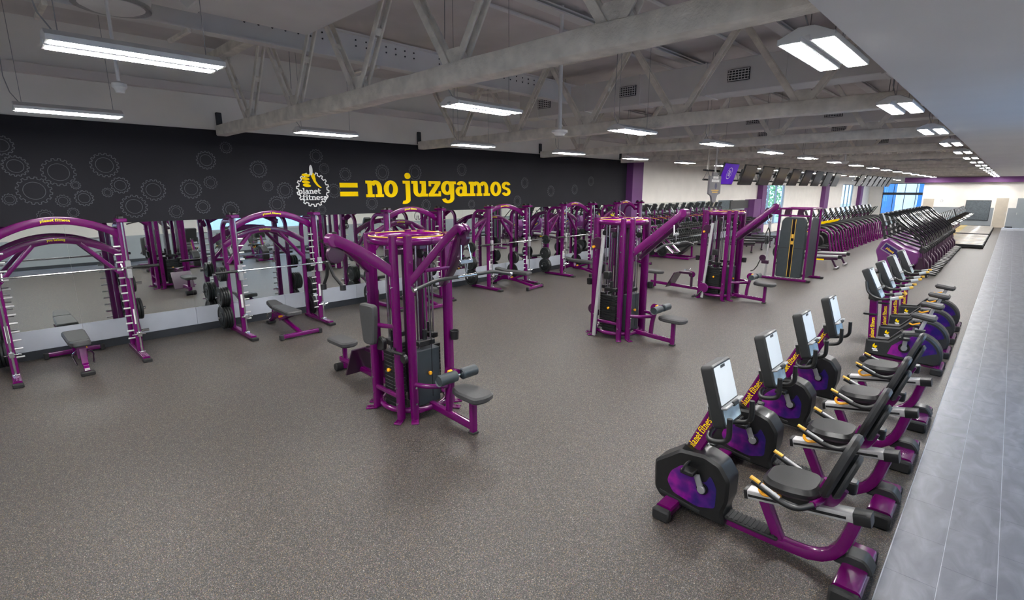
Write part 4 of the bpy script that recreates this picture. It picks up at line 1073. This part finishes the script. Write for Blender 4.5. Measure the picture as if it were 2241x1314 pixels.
def make_recumbent():
    t = thing('recumbent_bike', '', 'exercise bike', (0, 0, 0), 0, 'recumbent bikes')
    hs = [(-.19, .4), (-.18, .14), (-.12, .07), (.3, .05), (.45, .05), (.415, .15), (.45, .27), (.45, .45), (.37, .56), (.24, .6), (.03, .575), (-.06, .5)]
    h = obj('housing', MB().prism(fil2(hs, .03), 'xz', -.115, .115, .022), 'black', t)
    dec = fil2([(-.06, .26), (-.03, .36), (.06, .45), (.15, .46), (.2, .36), (.27, .37), (.3, .45), (.36, .36), (.36, .18), (.22, .13), (.0, .17)], .03)
    for s in (-1, 1):
        obj('galaxy_print', MB().prism(dec, 'xz', s * .1145, s * .1175), 'galaxy', h, False)
        obj('ridge', MB().rtube([(-.12, s * .115, .135), (.24, s * .115, .09)], .012, .03, .005), 'shell', h)
        c = obj('crank', MB().rtube([(.2, s * .145, .43), (.25, s * .145, .31)] if s < 0 else [(.2, s * .145, .43), (.15, s * .145, .55)], .02, .055, .01, up=(0, 0, 1)).cyl((.25, s * .145, .315) if s < 0 else (.15, s * .145, .55), .034, -.012, .012, 'y', 16, .004), 'silver', t)
        obj('crank_hub', MB().cyl((.25, 0, .315), .048, s * .117, s * .13, 'y', 20, .004), 'black', t)
        px, pz = (.165, .47) if s < 0 else (.16, .56)
        p = obj('pedal', MB().box(px - .06, px + .05, s * .2 - .05, s * .2 + .05, pz - .02, pz + .02, .008), 'black', t)
        obj('pedal_strap', MB().tube(fillet([(px - .04, s * .2 - .05, pz), (px - .02, s * .2 - .05, pz + .07), (px - .02, s * .2 + .05, pz + .07), (px - .04, s * .2 + .05, pz)], .03), .01, 6), 'rubber', p)
    # base
    obj('base_beam', MB().rtube([(-.02, 0, .07), (.86, 0, .07)], .1, .07, .014), 'purple', t)
    tb = obj('tread_cover', MB().box(.42, .82, -.07, .07, .095, .12, .008), 'rubber', t)
    for k in range(11): obj('rib', MB().box(.44 + k * .034, .455 + k * .034, -.065, .065, .12, .127), 'rubber', tb, False)
    ff = obj('front_foot', MB().rtube([(0, -.27, .07), (0, .27, .07)], .13, .09, .02), 'purple', t)
    rf = obj('rear_foot', MB().rtube([(1.31, -.28, .075), (1.31, .28, .075)], .17, .12, .03), 'purple', t)
    for s in (-1, 1):
        obj('foot_cap', MB().box(-.075, .075, s * .30 - .035, s * .30 + .035, 0, .1, .015), 'rubber', ff)
        obj('foot_cap', MB().box(1.22, 1.40, s * .30 - .04, s * .30 + .03, 0, .12, .018), 'rubber', rf)
    obj('power_block', MB().prism(fil2([(1.17, .1), (1.42, .1), (1.4, .15), (1.36, .2), (1.25, .2), (1.2, .15)], .03), 'xz', -.02, .13, .012), 'shell', t)
    obj('rear_frame', MB().rtube([(.8, 0, .07), (.92, 0, .07), (1.02, 0, .078), (1.1, 0, .105), (1.165, 0, .155), (1.21, 0, .225), (1.24, 0, .31), (1.26, 0, .4), (1.275, 0, .47)], .09, .09, .03, up=(0, 1, 0)), 'purple', t)
    obj('front_leg', MB().rtube([(.69, 0, .36), (.82, 0, .09)], .075, .085, .015, up=(0, 1, 0)), 'purple', t)
    # seat rail
    rl = obj('seat_rail', MB().rtube([(.57, 0, .375), (1.3, 0, .51)], .105, .07, .008), 'alu', t)
    for s in (-1, 1): obj('rail_groove', MB().rtube([(.58, s * .053, .372), (1.22, s * .053, .49)], .004, .02, .001), 'black', rl)
    obj('rail_cap', MB().rtube([(1.26, 0, .5), (1.36, 0, .52)], .115, .085, .015), 'black', rl)
    obj('front_cap', MB().rtube([(.55, 0, .371), (.575, 0, .376)], .11, .075, .008), 'black', rl)
    # seat
    st = fil2([(.68, -.1), (.74, -.17), (.86, -.2), (1.02, -.17), (1.06, -.08), (1.06, .08), (1.02, .17), (.86, .2), (.74, .17), (.68, .1)], .05)
    obj('seat', MB().prism(st, 'xy', 0, .085, .03).xform(Matrix.Translation((0, 0, .545)) @ Matrix.Translation((.87, 0, 0)) @ Matrix.Rotation(R(-4), 4, 'Y') @ Matrix.Translation((-.87, 0, 0))), 'vinyl', t)
    obj('seat_base', MB().box(.78, 1.04, -.08, .08, .46, .55, .015), 'black', t)
    mt = Matrix.Translation((1.08, 0, .62)) @ Matrix.Rotation(R(17), 4, 'Y')
    bk = fil2([(-.16, .0), (.16, .0), (.18, .18), (.13, .4), (.08, .47), (-.08, .47), (-.13, .4), (-.18, .18)], .05)
    br = obj('backrest', MB().prism(bk, 'yz', -.035, .03, .02).xform(mt), 'vinyl', t)
    obj('back_shell', MB().prism(fil2([(-.12, .02), (.12, .02), (.13, .2), (.08, .34), (-.08, .34), (-.13, .2)], .04), 'yz', .03, .085, .02).xform(mt), 'shell', br)
    obj('seat_frame', MB().rtube(fillet([(.98, 0, .54), (1.08, 0, .56), (1.11, 0, .62), (1.13, 0, .68)], .06), .16, .04, .012, up=(0, 1, 0)).tube(fillet([(1.04, -.2, .58), (1.07, -.08, .56), (1.07, .08, .56), (1.04, .2, .58)], .06), .025, 10), 'purple', t)
    for s in (-1, 1):
        g = obj('side_grip', MB().tube(fillet([(1.05, s * .2, .58), (.96, s * .25, .53), (.86, s * .26, .545), (.66, s * .26, .63)], .07), .022, 10), 'black', t)
        obj('sensor', MB().rtube([(.85, s * .26, .572), (.72, s * .26, .625)], .03, .012, .004), 'alu', g)
        obj('gold_pad', MB().rtube([(.71, s * .26, .63), (.645, s * .26, .655)], .034, .018, .005), 'gold', g)
    obj('seat_lever', MB().tube(fillet([(.82, -.1, .5), (.7, -.12, .46), (.66, -.1, .5), (.72, -.06, .55)], .04), .013, 8), 'orange', t)
    obj('bottle_holder', MB().prism(fil2([(1.06, .22), (1.22, .22), (1.22, .32), (1.06, .32)], .03), 'xy', .52, .62, .01), 'black', t)
    # mast, console and handlebar
    ms = obj('mast', MB().rtube([(.07, 0, .54), (.27, 0, .98)], .06, .135, .018, up=(0, 1, 0)).xform(Matrix.Identity(4)), 'purple', t)
    ms2 = obj('mast_collar', MB().rtube([(.06, 0, .53), (.1, 0, .61)], .09, .17, .02, up=(0, 1, 0)), 'black', t)
    return t, ms
def finish_recumbent():
    t, ms = make_recumbent()
    # mast profile must be deep in x: rebuild as a prism for a clean flat side to print on
    ms.data = obj('tmp', MB().prism([(.02, .52), (.15, .52), (.33, .93), (.21, .97)], 'xz', -.035, .035, .012), 'purple').data
    bpy.data.objects.remove(bpy.data.objects['tmp'])
    for s in (-1, 1):
        y = s * .037
        p0, p1 = Vector((.112, y, .585)), Vector((.26, y, .90)); d = (p1 - p0).normalized(); up = Vector((-d.z, 0, d.x))
        if s < 0: m = text_flat(MB(), 'planet fitness', p0, d, up, (p1 - p0).length, .04)
        else: m = text_flat(MB(), 'planet fitness', p1 + up * .04, -d, -up, (p1 - p0).length, .04)
        obj('lettering', m, 'yellow', ms, False)
    console(t, .285, 1.13, R(-17), .175, .25, .1)
    obj('console_neck', MB().rtube([(.27, 0, .9), (.25, 0, 1.0)], .12, .09, .015), 'shell', t)
    hb = obj('handlebar', MB().tube(fillet([(.45, -.23, 1.03), (.46, -.23, .84), (.3, -.23, .80), (.26, -.1, .82), (.26, .1, .82), (.3, .23, .80), (.46, .23, .84), (.45, .23, 1.03)], .07, 6), .021, 10), 'black', t)
    obj('sticker', MB().box(.2, .24, -.04, -.0375, .96, 1.02), 'sticker', t, False)
    return t
rb = finish_recumbent()
RY = [3.87, 5.02, 6.18, 7.35]
rl_ = ['recumbent bike nearest the camera, at the bottom right', 'second recumbent bike from the camera', 'third recumbent bike from the camera', 'recumbent bike farthest from the camera, before the upright bikes']
for k, y in enumerate(RY):
    if k == 0: rb.location = (-1.72, y, 0); rb['label'] = rl_[0]
    else: dup(rb, (-1.72, y, 0), rl_[k])

def make_upright():
    t = thing('upright_bike', '', 'exercise bike', (0, 0, 0), 0, 'upright bikes')
    arc = [(.62 + .345 * math.cos(R(a)), .21 + .345 * math.sin(R(a))) for a in range(105, -20, -12)]
    hs = [(0, .1), (0, .34), (.29, .365), (.44, .53)] + arc + [(.9, .08)]
    h = obj('housing', MB().prism(hs, 'xz', -.11, .11, .025), 'shell', t)
    obj('top_strip', MB().prism([(.02, .345), (.29, .368), (.44, .534), (.42, .55), (.28, .385), (.02, .362)], 'xz', -.085, .085, .004), 'black', h)
    dec = [(.3, .16), (.34, .3), (.46, .42)] + [(.62 + .29 * math.cos(R(a)), .21 + .29 * math.sin(R(a))) for a in range(100, 15, -14)] + [(.78, .24), (.62, .14)]
    for s in (-1, 1):
        obj('galaxy_print', MB().prism(dec, 'xz', s * .1095, s * .1125), 'galaxy_rear', h, False)
        lg = MB(); yy = s * .1135
        for (a, b, c, d) in ((.10, .235, .125, .275), (.125, .22, .15, .25), (.112, .275, .122, .295), (.13, .245, .16, .262)): lg.add([(a, yy, b), (c, yy, b), (c, yy, d), (a, yy, d)], [(0, 1, 2, 3)])
        obj('logo_hand', lg, 'yellow', h, False)
        lg = MB()
        for (a, b, c, d) in ((.095, .195, .165, .215), (.11, .172, .175, .19)): lg.add([(a, yy, b), (c, yy, b), (c, yy, d), (a, yy, d)], [(0, 1, 2, 3)])
        obj('logo_words', lg, 'white_print', h, False)
        obj('crank', MB().rtube([(.5, s * .14, .3), (.5, s * .14, .44)] if s < 0 else [(.5, s * .14, .3), (.5, s * .14, .16)], .06, .02, .008, up=(0, 1, 0)).cyl((.5, s * .14, .3), .042, -.014, .014, 'y', 18, .004), 'silver', t)
        obj('crank_hub', MB().cyl((.5, 0, .3), .075, s * .112, s * .125, 'y', 22, .004), 'black', t)
        pz = .46 if s < 0 else .14
        p = obj('pedal', MB().box(.43, .56, s * .2 - .05, s * .2 + .05, pz - .018, pz + .022, .008), 'black', t)
        obj('pedal_strap', MB().tube(fillet([(.46, s * .2 - .05, pz), (.47, s * .2 - .05, pz + .08), (.47, s * .2 + .05, pz + .08), (.46, s * .2 + .05, pz)], .03), .01, 6), 'rubber', p)
    obj('front_foot', MB().rtube([(.02, -.24, .06), (.02, .24, .06)], .08, .06, .02), 'purple', t)
    obj('rear_foot', MB().rtube([(.93, -.24, .06), (.93, .24, .06)], .12, .08, .025), 'purple', t)
    for s in (-1, 1):
        obj('front_wheel', MB().cyl((.02, s * .26, .05), .05, -.04, .04, 'y', 18, .012), 'rubber', t)
        obj('foot_cap', MB().box(.86, 1.0, s * .26 - .03, s * .26 + .03, 0, .1, .015), 'rubber', t)
    obj('base_beam', MB().rtube([(.02, 0, .07), (.93, 0, .07)], .1, .06, .012), 'purple', t)
    ms = obj('mast', MB().prism([(.01, .34), (.115, .34), (.06, 1.02), (-.045, 1.02)], 'xz', -.045, .045, .012), 'purple', t)
    for s in (-1, 1):
        y = s * .047; p0, p1 = Vector((.087, y, .37)), Vector((.062, y, .7)); d = (p1 - p0).normalized(); up = Vector((-d.z, 0, d.x))
        if s < 0: m = text_flat(MB(), 'planet fitness', p0, d, up, (p1 - p0).length, .036)
        else: m = text_flat(MB(), 'planet fitness', p1 + up * .036, -d, -up, (p1 - p0).length, .036)
        obj('lettering', m, 'yellow', ms, False)
    obj('cup_holder', MB().prism(fil2([(-.1, -.09), (.09, -.06), (.09, .06), (-.1, .09)], .04), 'xy', .73, .76, .008).xform(Matrix.Rotation(0, 4, 'Z')), 'black', t)
    console(t, -.03, 1.23, R(-26), .165, .265, .105)
    obj('handlebar', MB().tube(fillet([(-.1, -.16, 1.28), (-.06, -.22, 1.12), (.08, -.25, 1.03), (.28, -.24, 1.06), (.36, -.2, 1.09)], .08, 6), .02, 10), 'black', t)
    obj('handlebar', MB().tube(fillet([(-.1, .16, 1.28), (-.06, .22, 1.12), (.08, .25, 1.03), (.28, .24, 1.06), (.36, .2, 1.09)], .08, 6), .02, 10), 'black', t)
    obj('handle_bridge', MB().tube([(.02, -.23, 1.06), (.02, .23, 1.06)], .022, 10).box(-.06, .1, -.08, .08, .98, 1.08, .015), 'shell', t)
    for s in (-1, 1):
        obj('grip_sensor', MB().rtube([(.24, s * .246, 1.056), (.34, s * .214, 1.085)], .05, .05, .014), 'alu', t)
        obj('grip_tip', MB().rtube([(.335, s * .216, 1.084), (.385, s * .19, 1.1)], .04, .04, .012), 'gold', t)
    obj('seat_column', MB().prism([(.6, .5), (.69, .5), (.71, .6), (.58, .6)], 'xz', -.05, .05, .01), 'shell', t)
    obj('seat_post', MB().rtube([(.64, 0, .55), (.69, 0, .76)], .05, .055, .01, up=(0, 1, 0)), 'alu', t)
    obj('post_scale', MB().rtube([(.618, -.002, .56), (.664, -.002, .75)], .02, .004, .001, up=(0, 1, 0)), 'black', t)
    obj('seat_lever', MB().tube(fillet([(.63, 0, .7), (.54, -.02, .66), (.5, -.02, .68)], .03), .012, 8), 'orange', t)
    P = [(.5, .035, .0), (.55, .045, .0), (.62, .07, .0), (.7, .11, .0), (.77, .125, .0), (.82, .11, 0)]
    pl = [(x, -w) for x, w, _ in P] + [(x, w) for x, w, _ in reversed(P)]
    obj('saddle', MB().prism(fil2(pl, .02), 'xy', 0, .085, .03).xform(Matrix.Translation((0, 0, .76)) @ Matrix.Translation((.66, 0, 0)) @ Matrix.Rotation(R(4), 4, 'Y') @ Matrix.Translation((-.66, 0, 0))), 'pad', t)
    return t
ub = make_upright()
UY = [9.74, 10.84, 11.95, 13.1]
ul = ['upright bike nearest the recumbent bikes', 'second upright bike behind the recumbent bikes', 'third upright bike behind the recumbent bikes', 'upright bike farthest from the camera, before the ellipticals']
for k, y in enumerate(UY):
    if k == 0: ub.location = (-1.37, y, 0); ub['label'] = ul[0]
    else: dup(ub, (-1.37, y, 0), ul[k])

# ================================================================== FAR CARDIO ROWS
def make_elliptical():
    t = thing('elliptical_trainer', '', 'elliptical', (0, 0, 0), 0, 'purple elliptical trainers in the right row')
    sh = fil2([(.0, .74), (.12, 1.08), (.3, 1.15), (.74, .88), (1.12, .76), (1.14, .42), (.8, .12), (.14, .1), (.08, .5)], .07)
    s0 = obj('shroud', MB().prism(sh, 'xz', -.17, .17, .035), 'purple_shroud', t)
    fr = fil2([(.12, .8), (.25, 1.03), (.76, .7), (.62, .5)], .03)
    obj('panel_frame', MB().prism(fr, 'xz', -.178, -.168), 'silver', s0, False)
    obj('panel_print', MB().prism(inset(fr, .03), 'xz', -.181, -.17), 'galaxy', s0, False)
    p0, p1 = Vector((.28, -.184, .85)), Vector((.52, -.184, .66)); d = (p1 - p0).normalized()
    obj('lettering', text_flat(MB(), 'planet', p0 - Vector((d.z * -.05, 0, .05)) * .4, d, Vector((-d.z, 0, d.x)), .26, .05), 'yellow', s0, False)
    obj('top_slot', MB().prism([(.34, 1.13), (.7, .91), (.66, .89), (.32, 1.1)], 'xz', -.12, .12), 'black', s0, False)
    obj('mast', MB().rtube([(.2, 0, 1.08), (.06, 0, 1.6)], .08, .1, .015, up=(0, 1, 0)), 'shell', t)
    console(t, .06, 1.74, R(-22), .17, .22, .09)
    for s in (-1, 1):
        obj('moving_handle', MB().tube(fillet([(.1, s * .26, 1.92), (.3, s * .28, 1.88), (.5, s * .28, 1.66), (.8, s * .27, 1.42), (1.14, s * .27, 1.1), (1.2, s * .27, .9)], .12), .024, 8), 'black_gloss', t)
        obj('fixed_handle', MB().tube(fillet([(.1, s * .12, 1.42), (.35, s * .2, 1.42), (.42, s * .2, 1.56)], .06), .02, 8), 'black', t)
        obj('link_arm', MB().rtube([(.2, s * .22, 1.24 - .02 * s), (1.18, s * .25, .9 - .03 * s)], .03, .05, .008), 'black_gloss', t)
        obj('link_strip', MB().rtube([(.3, s * .22, 1.235 - .02 * s), (1.1, s * .25, .957 - .03 * s)], .012, .006, .002), 'steel', t)
        obj('pivot', MB().cyl((1.23, s * .25, .84), .1, -.03, .03, 'y', 18, .02), 'black', t)
        obj('pedal_arm', MB().rtube([(1.22, s * .25, .84), (1.32, s * .22, .3)], .05, .07, .012, up=(0, 1, 0)), 'purple_dark', t)
        obj('foot_pad', MB().prism(fil2([(1.08, -.1), (1.56, -.11), (1.66, 0), (1.56, .11), (1.08, .1)], .06), 'xy', 0, .06, .018).xform(Matrix.Translation((0, s * .21, .14)) @ Matrix.Translation((1.3, 0, 0)) @ Matrix.Rotation(R(12), 4, 'Y') @ Matrix.Translation((-1.3, 0, 0))), 'shell', t)
    obj('rear_housing', MB().prism(fil2([(1.05, .1), (1.42, .1), (1.4, .42), (1.26, .6), (1.1, .6)], .06), 'xz', -.1, .1, .025), 'purple_dark', t)
    obj('base_rail', MB().rtube([(.05, 0, .06), (1.45, 0, .06)], .12, .09, .02), 'purple_dark', t)
    for x in (.1, 1.4): obj('foot', MB().rtube([(x, -.3, .04), (x, .3, .04)], .1, .06, .02), 'black', t)
    return t
el = make_elliptical()
for k in range(12):
    lab = '%s purple elliptical trainer behind the upright bikes' % nth(k)
    if k == 0: el.location = (-3.0, 20.45, 0); el['label'] = lab
    else: dup(el, (-3.0, 20.45 + .93 * k, 0), lab)

def make_treadmill():
    t = thing('treadmill', '', 'treadmill', (0, 0, 0), 0, 'treadmills by the walkway')
    obj('deck', MB().box(.1, 2.1, -.36, .36, .06, .17, .015), 'black', t)
    obj('belt', MB().box(.35, 2.06, -.24, .24, .165, .185, .006), 'belt', t)
    for s in (-1, 1):
        r_ = obj('side_rail', MB().box(.3, 2.08, s * .31 - .04, s * .31 + .04, .165, .2, .008), 'alu', t)
        obj('yellow_strip', MB().box(.3, .72, s * .31 - .035, s * .31 + .035, .2, .204), 'yellow', r_, False)
        obj('upright', MB().rtube([(.22, s * .37, .1), (.38, s * .37, 1.15)], .06, .1, .015, up=(0, 1, 0)), 'purple_dark', t)
        obj('handrail', MB().tube(fillet([(.36, s * .37, 1.1), (.75, s * .37, 1.08), (.95, s * .37, 1.0)], .06), .025, 8), 'black_gloss', t)
        obj('rear_foot', MB().box(1.98, 2.12, s * .33 - .05, s * .33 + .05, 0, .1, .012), 'rubber', t)
        obj('front_foot', MB().box(.1, .24, s * .33 - .05, s * .33 + .05, 0, .1, .012), 'rubber', t)
    obj('motor_hood', MB().prism(fil2([(.0, .06), (.36, .06), (.36, .22), (.2, .3), (.02, .26)], .04), 'xz', -.36, .36, .02), 'purple_dark', t)
    obj('cross_bar', MB().rtube([(.4, -.4, 1.12), (.4, .4, 1.12)], .08, .1, .02), 'shell', t)
    console(t, .4, 1.36, R(-20), .26, .22, .07)
    return t
tm = make_treadmill(); n = 0
for grp, y0, cnt in (('nearer', 32.4, 8), ('farther', 40.9, 9)):
    for k in range(cnt):
        lab = '%s treadmill of the %s block beside the walkway' % (nth(k), grp)
        loc = (-2.78, y0 + .94 * k, 0)
        if n == 0: tm.location = loc; tm['label'] = lab
        else: dup(tm, loc, lab)
        n += 1

def make_strider():
    t = thing('cross_trainer', '', 'cross trainer', (0, 0, 0), 0, 'purple legged trainers in the middle row')
    obj('drum', MB().cyl((.55, 0, .48), .33, -.1, .1, 'y', 26, .03), 'black', t)
    b = obj('top_beam', MB().rtube(fillet([(-.1, 0, .92), (.9, 0, 1.06), (1.15, 0, 1.06)], .1), .1, .09, .02), 'purple', t)
    obj('yellow_strip', MB().rtube([(.0, -.052, .9), (.8, -.052, 1.01)], .004, .03, .001), 'orange', b)
    obj('top_cover', MB().tube(fillet([(.1, 0, 1.06), (.6, 0, 1.2), (1.1, 0, 1.16), (1.32, 0, .98)], .2), .055, 10), 'shell', t)
    for s in (-1, 1):
        obj('curved_leg', MB().rtube(fillet([(1.02, s * .2, 1.06), (1.28, s * .22, .98), (1.4, s * .24, .45), (1.5, s * .26, .08)], .2), .06, .06, .014, up=(0, 1, 0)), 'purple', t)
        obj('swing_arm', MB().tube(fillet([(.72, s * .3, 1.72), (.6, s * .3, 1.5), (.35, s * .28, 1.1), (.3, s * .26, .6)], .12), .022, 8), 'black_gloss', t)
        obj('step', MB().prism(fil2([(.8, -.08), (1.22, -.08), (1.26, 0), (1.22, .08), (.8, .08)], .04), 'xy', 0, .05, .015).xform(Matrix.Translation((0, s * .16, .3))), 'shell', t)
        obj('yellow_guard', MB().prism(fil2([(.55, 1.18), (.84, 1.28), (.94, 1.38), (.9, 1.4), (.57, 1.26)], .02), 'xz', s * .2 - .01, s * .2 + .01, .004), 'yellow', t)
    obj('front_post', MB().rtube([(.2, 0, .1), (.35, 0, 1.45)], .09, .09, .02, up=(0, 1, 0)), 'purple', t)
    console(t, .42, 1.62, R(-24), .18, .24, .09)
    obj('base_rail', MB().rtube([(.0, 0, .06), (1.5, 0, .06)], .12, .09, .02), 'purple_dark', t)
    for x in (.05, 1.48): obj('foot', MB().rtube([(x, -.32, .045), (x, .32, .045)], .09, .07, .02), 'purple', t)
    return t
cs = make_strider()
for k in range(14):
    lab = '%s purple legged cross trainer in the row right of the cable tower' % nth(k)
    if k == 0: cs.location = (-6.5, 24.2, 0); cs['label'] = lab
    else:
        o = dup(cs, (-6.5, 24.2 + 1.0 * k, 0), lab)
        if k >= 4:
            for c in list(o.children):
                if c.name.startswith('yellow_guard'): bpy.data.objects.remove(c)

def make_rail():
    t = thing('rail_bench', '', 'rail bench', (0, 0, 0), 0, 'low rail benches')
    obj('rail', MB().rtube([(-1.7, 0, .38), (.0, 0, .44)], .1, .07, .012), 'alu', t)
    b = obj('under_beam', MB().rtube([(-1.7, 0, .26), (-.05, 0, .36)], .08, .09, .014), 'purple_dark', t)
    obj('yellow_strip', MB().box(-.95, -.45, -.043, -.041, .27, .32), 'yellow', b, False)
    obj('end_cap', MB().box(-.04, .06, -.06, .06, .36, .48, .012), 'black', t)
    obj('rear_leg', MB().rtube([(-.22, 0, .34), (-.06, 0, .05)], .06, .06, .012, up=(0, 1, 0)), 'purple_dark', t)
    obj('foot_bar', MB().rtube([(-.05, -.22, .04), (-.05, .22, .04)], .08, .06, .02), 'steel', t)
    obj('flywheel', MB().cyl((-1.85, 0, .45), .3, -.08, .08, 'y', 24, .03), 'black', t)
    obj('front_foot', MB().rtube([(-1.9, -.25, .05), (-1.9, .25, .05)], .1, .08, .02), 'black', t)
    obj('sliding_seat', MB().prism(fil2([(-1.2, -.14), (-.9, -.14), (-.9, .14), (-1.2, .14)], .05), 'xy', .45, .51, .015), 'vinyl', t)
    return t
rn = make_rail(); rn.location = (-4.0, 20.35, 0); rn['label'] = 'low bench with a silver rail beside the cable tower, nearer one'
dup(rn, (-4.0, 21.6, 0), 'low bench with a silver rail beside the cable tower, farther one')

# ================================================================== FREE WEIGHT AREA
def make_rack(n):
    t = thing('dumbbell_rack', '', 'dumbbell rack', (0, 0, 0), 0, 'dumbbell racks')
    L = n * .19 / 2 + .1
    for s in (-1, 1):
        obj('rack_leg', MB().rtube([(.0, s * L, .05), (-.3, s * L, 1.12)], .06, .08, .012, up=(0, 1, 0)).rtube([(-.4, s * L, .04), (.16, s * L, .04)], .08, .08, .012), 'purple_dark', t)
    for x, z in ((.02, .34), (-.1, .68), (-.22, 1.02)):
        obj('shelf_rail', MB().rtube([(x - .07, -L, z), (x - .07, L, z)], .03, .05, .008).rtube([(x + .11, -L, z - .05), (x + .11, L, z - .05)], .03, .05, .008), 'black', t)
    return t
def db_mesh(r): return MB().cyl((0, 0, 0), .017, -.08, .08, 'x', 8).cyl((0, 0, 0), r, -.16, -.07, 'x', 12, .012).cyl((0, 0, 0), r, .07, .16, 'x', 12, .012)
DB = {}
def fill_rack(x, y, n, where):
    for tier, (dx, z, r) in enumerate(((.04, .34, .075), (-.08, .68, .065), (-.2, 1.02, .055))):
        for k in range(n):
            if r not in DB: o = obj('dumbbell', db_mesh(r), 'iron'); DB[r] = o
            else: o = DB[r].copy(); C.objects.link(o)
            o.location = (x + dx, y + (k - (n - 1) / 2) * .19, z + r + .012); o.rotation_euler = (0, R(14), 0)
            tag(o, 'black dumbbell on the %s tier of the %s rack, %s from the near end' % (['bottom', 'middle', 'top'][tier], where, nth(k)), 'dumbbell', 'dumbbells on the %s rack' % where)
rk = make_rack(24); rk.location = (-10.55, 22.2, 0); rk['label'] = 'three tier dumbbell rack against the mirror near the leg press'; fill_rack(-10.55, 22.2, 24, 'nearer')
rk2 = make_rack(16); rk2.location = (-10.55, 30.2, 0); rk2['label'] = 'three tier dumbbell rack farther along the wall'; fill_rack(-10.55, 30.2, 16, 'farther')

def make_flat():
    t = thing('flat_bench', '', 'bench', (0, 0, 0), 0, 'flat benches in the free weight area')
    obj('cushion', MB().prism(fil2([(-.62, -.14), (.62, -.14), (.62, .14), (-.62, .14)], .05), 'xy', .38, .46, .018), 'vinyl', t)
    obj('frame', MB().rtube([(-.6, 0, .33), (.6, 0, .33)], .07, .07, .012), 'purple_dark', t)
    for x in (-.5, .5):
        obj('leg', MB().rtube([(x, 0, .05), (x, 0, .32)], .06, .06, .012), 'purple_dark', t)
        obj('foot_bar', MB().rtube([(x, -.25, .035), (x, .25, .035)], .08, .06, .016), 'rubber', t)
    return t
fb = make_flat()
for k, (x, y, rz) in enumerate(((-8.35, 23.0, .35), (-8.4, 24.4, .35), (-8.5, 25.8, .35), (-8.75, 27.4, .35))):
    lab = '%s dark flat bench in the free weight area, counted from the camera' % nth(k)
    if k == 0: fb.location = (x, y, 0); fb.rotation_euler = (0, 0, rz); fb['label'] = lab
    else: dup(fb, (x, y, 0), lab, rz)

t = thing('leg_press', 'purple leg press with slanted chrome rails left of the farthest cable machine', 'leg press', (-9.1, 19.3, 0))
for s in (-.35, .35): obj('base_rail', MB().rtube([(-1.5, s, .05), (.35, s, .05)], .09, .08, .014), 'purple', t)
for y in (-.32, -.2, .2, .32): obj('slant_rail', MB().tube([(-.35, y, .2), (-1.5, y, 1.15)], .028, 10), 'chrome' if abs(y) > .25 else 'purple', t)
obj('head_frame', MB().rtube([(-1.5, -.36, 1.18), (-1.5, .36, 1.18)], .08, .08, .014), 'purple', t)
for s in (-.36, .36): obj('rear_post', MB().rtube([(-1.5, s, .06), (-1.5, s, 1.2)], .07, .07, .012), 'purple', t)
obj('foot_plate', MB().box(-.02, .02, -.3, .3, -.25, .25, .008).xform(Matrix.Translation((-1.0, 0, .95)) @ Matrix.Rotation(R(-38), 4, 'Y')), 'grille', t)
obj('back_pad', MB().box(-.42, .42, -.22, .22, -.04, .04, .02).xform(Matrix.Translation((.1, 0, .42)) @ Matrix.Rotation(R(-40), 4, 'Y')), 'vinyl', t)
obj('seat_pad', MB().box(-.5, -.2, -.22, .22, .16, .24, .02), 'vinyl', t)
obj('pad_post', MB().rtube([(.3, 0, .05), (.28, 0, .5)], .07, .07, .012).rtube([(.3, -.36, .06), (.3, .36, .06)], .07, .07, .012), 'purple', t)
for k, (x, y) in enumerate(((-1.25, -.46), (-1.25, .46), (-.75, -.46))):
    o = PL[.225].copy(); C.objects.link(o); o.location = (-9.1 + x, 19.3 + y, .28)
    tag(o, ['black weight plate leaning at the rear near side of the leg press', 'black weight plate leaning at the far side of the leg press', 'black weight plate at the front near side of the leg press'][k], 'weight plate')
    m = obj('plate_peg', MB().cyl((x, y, .28), .022, -.06 if y < 0 else -.12, .12 if y < 0 else .06, 'y', 10), 'chrome', t)
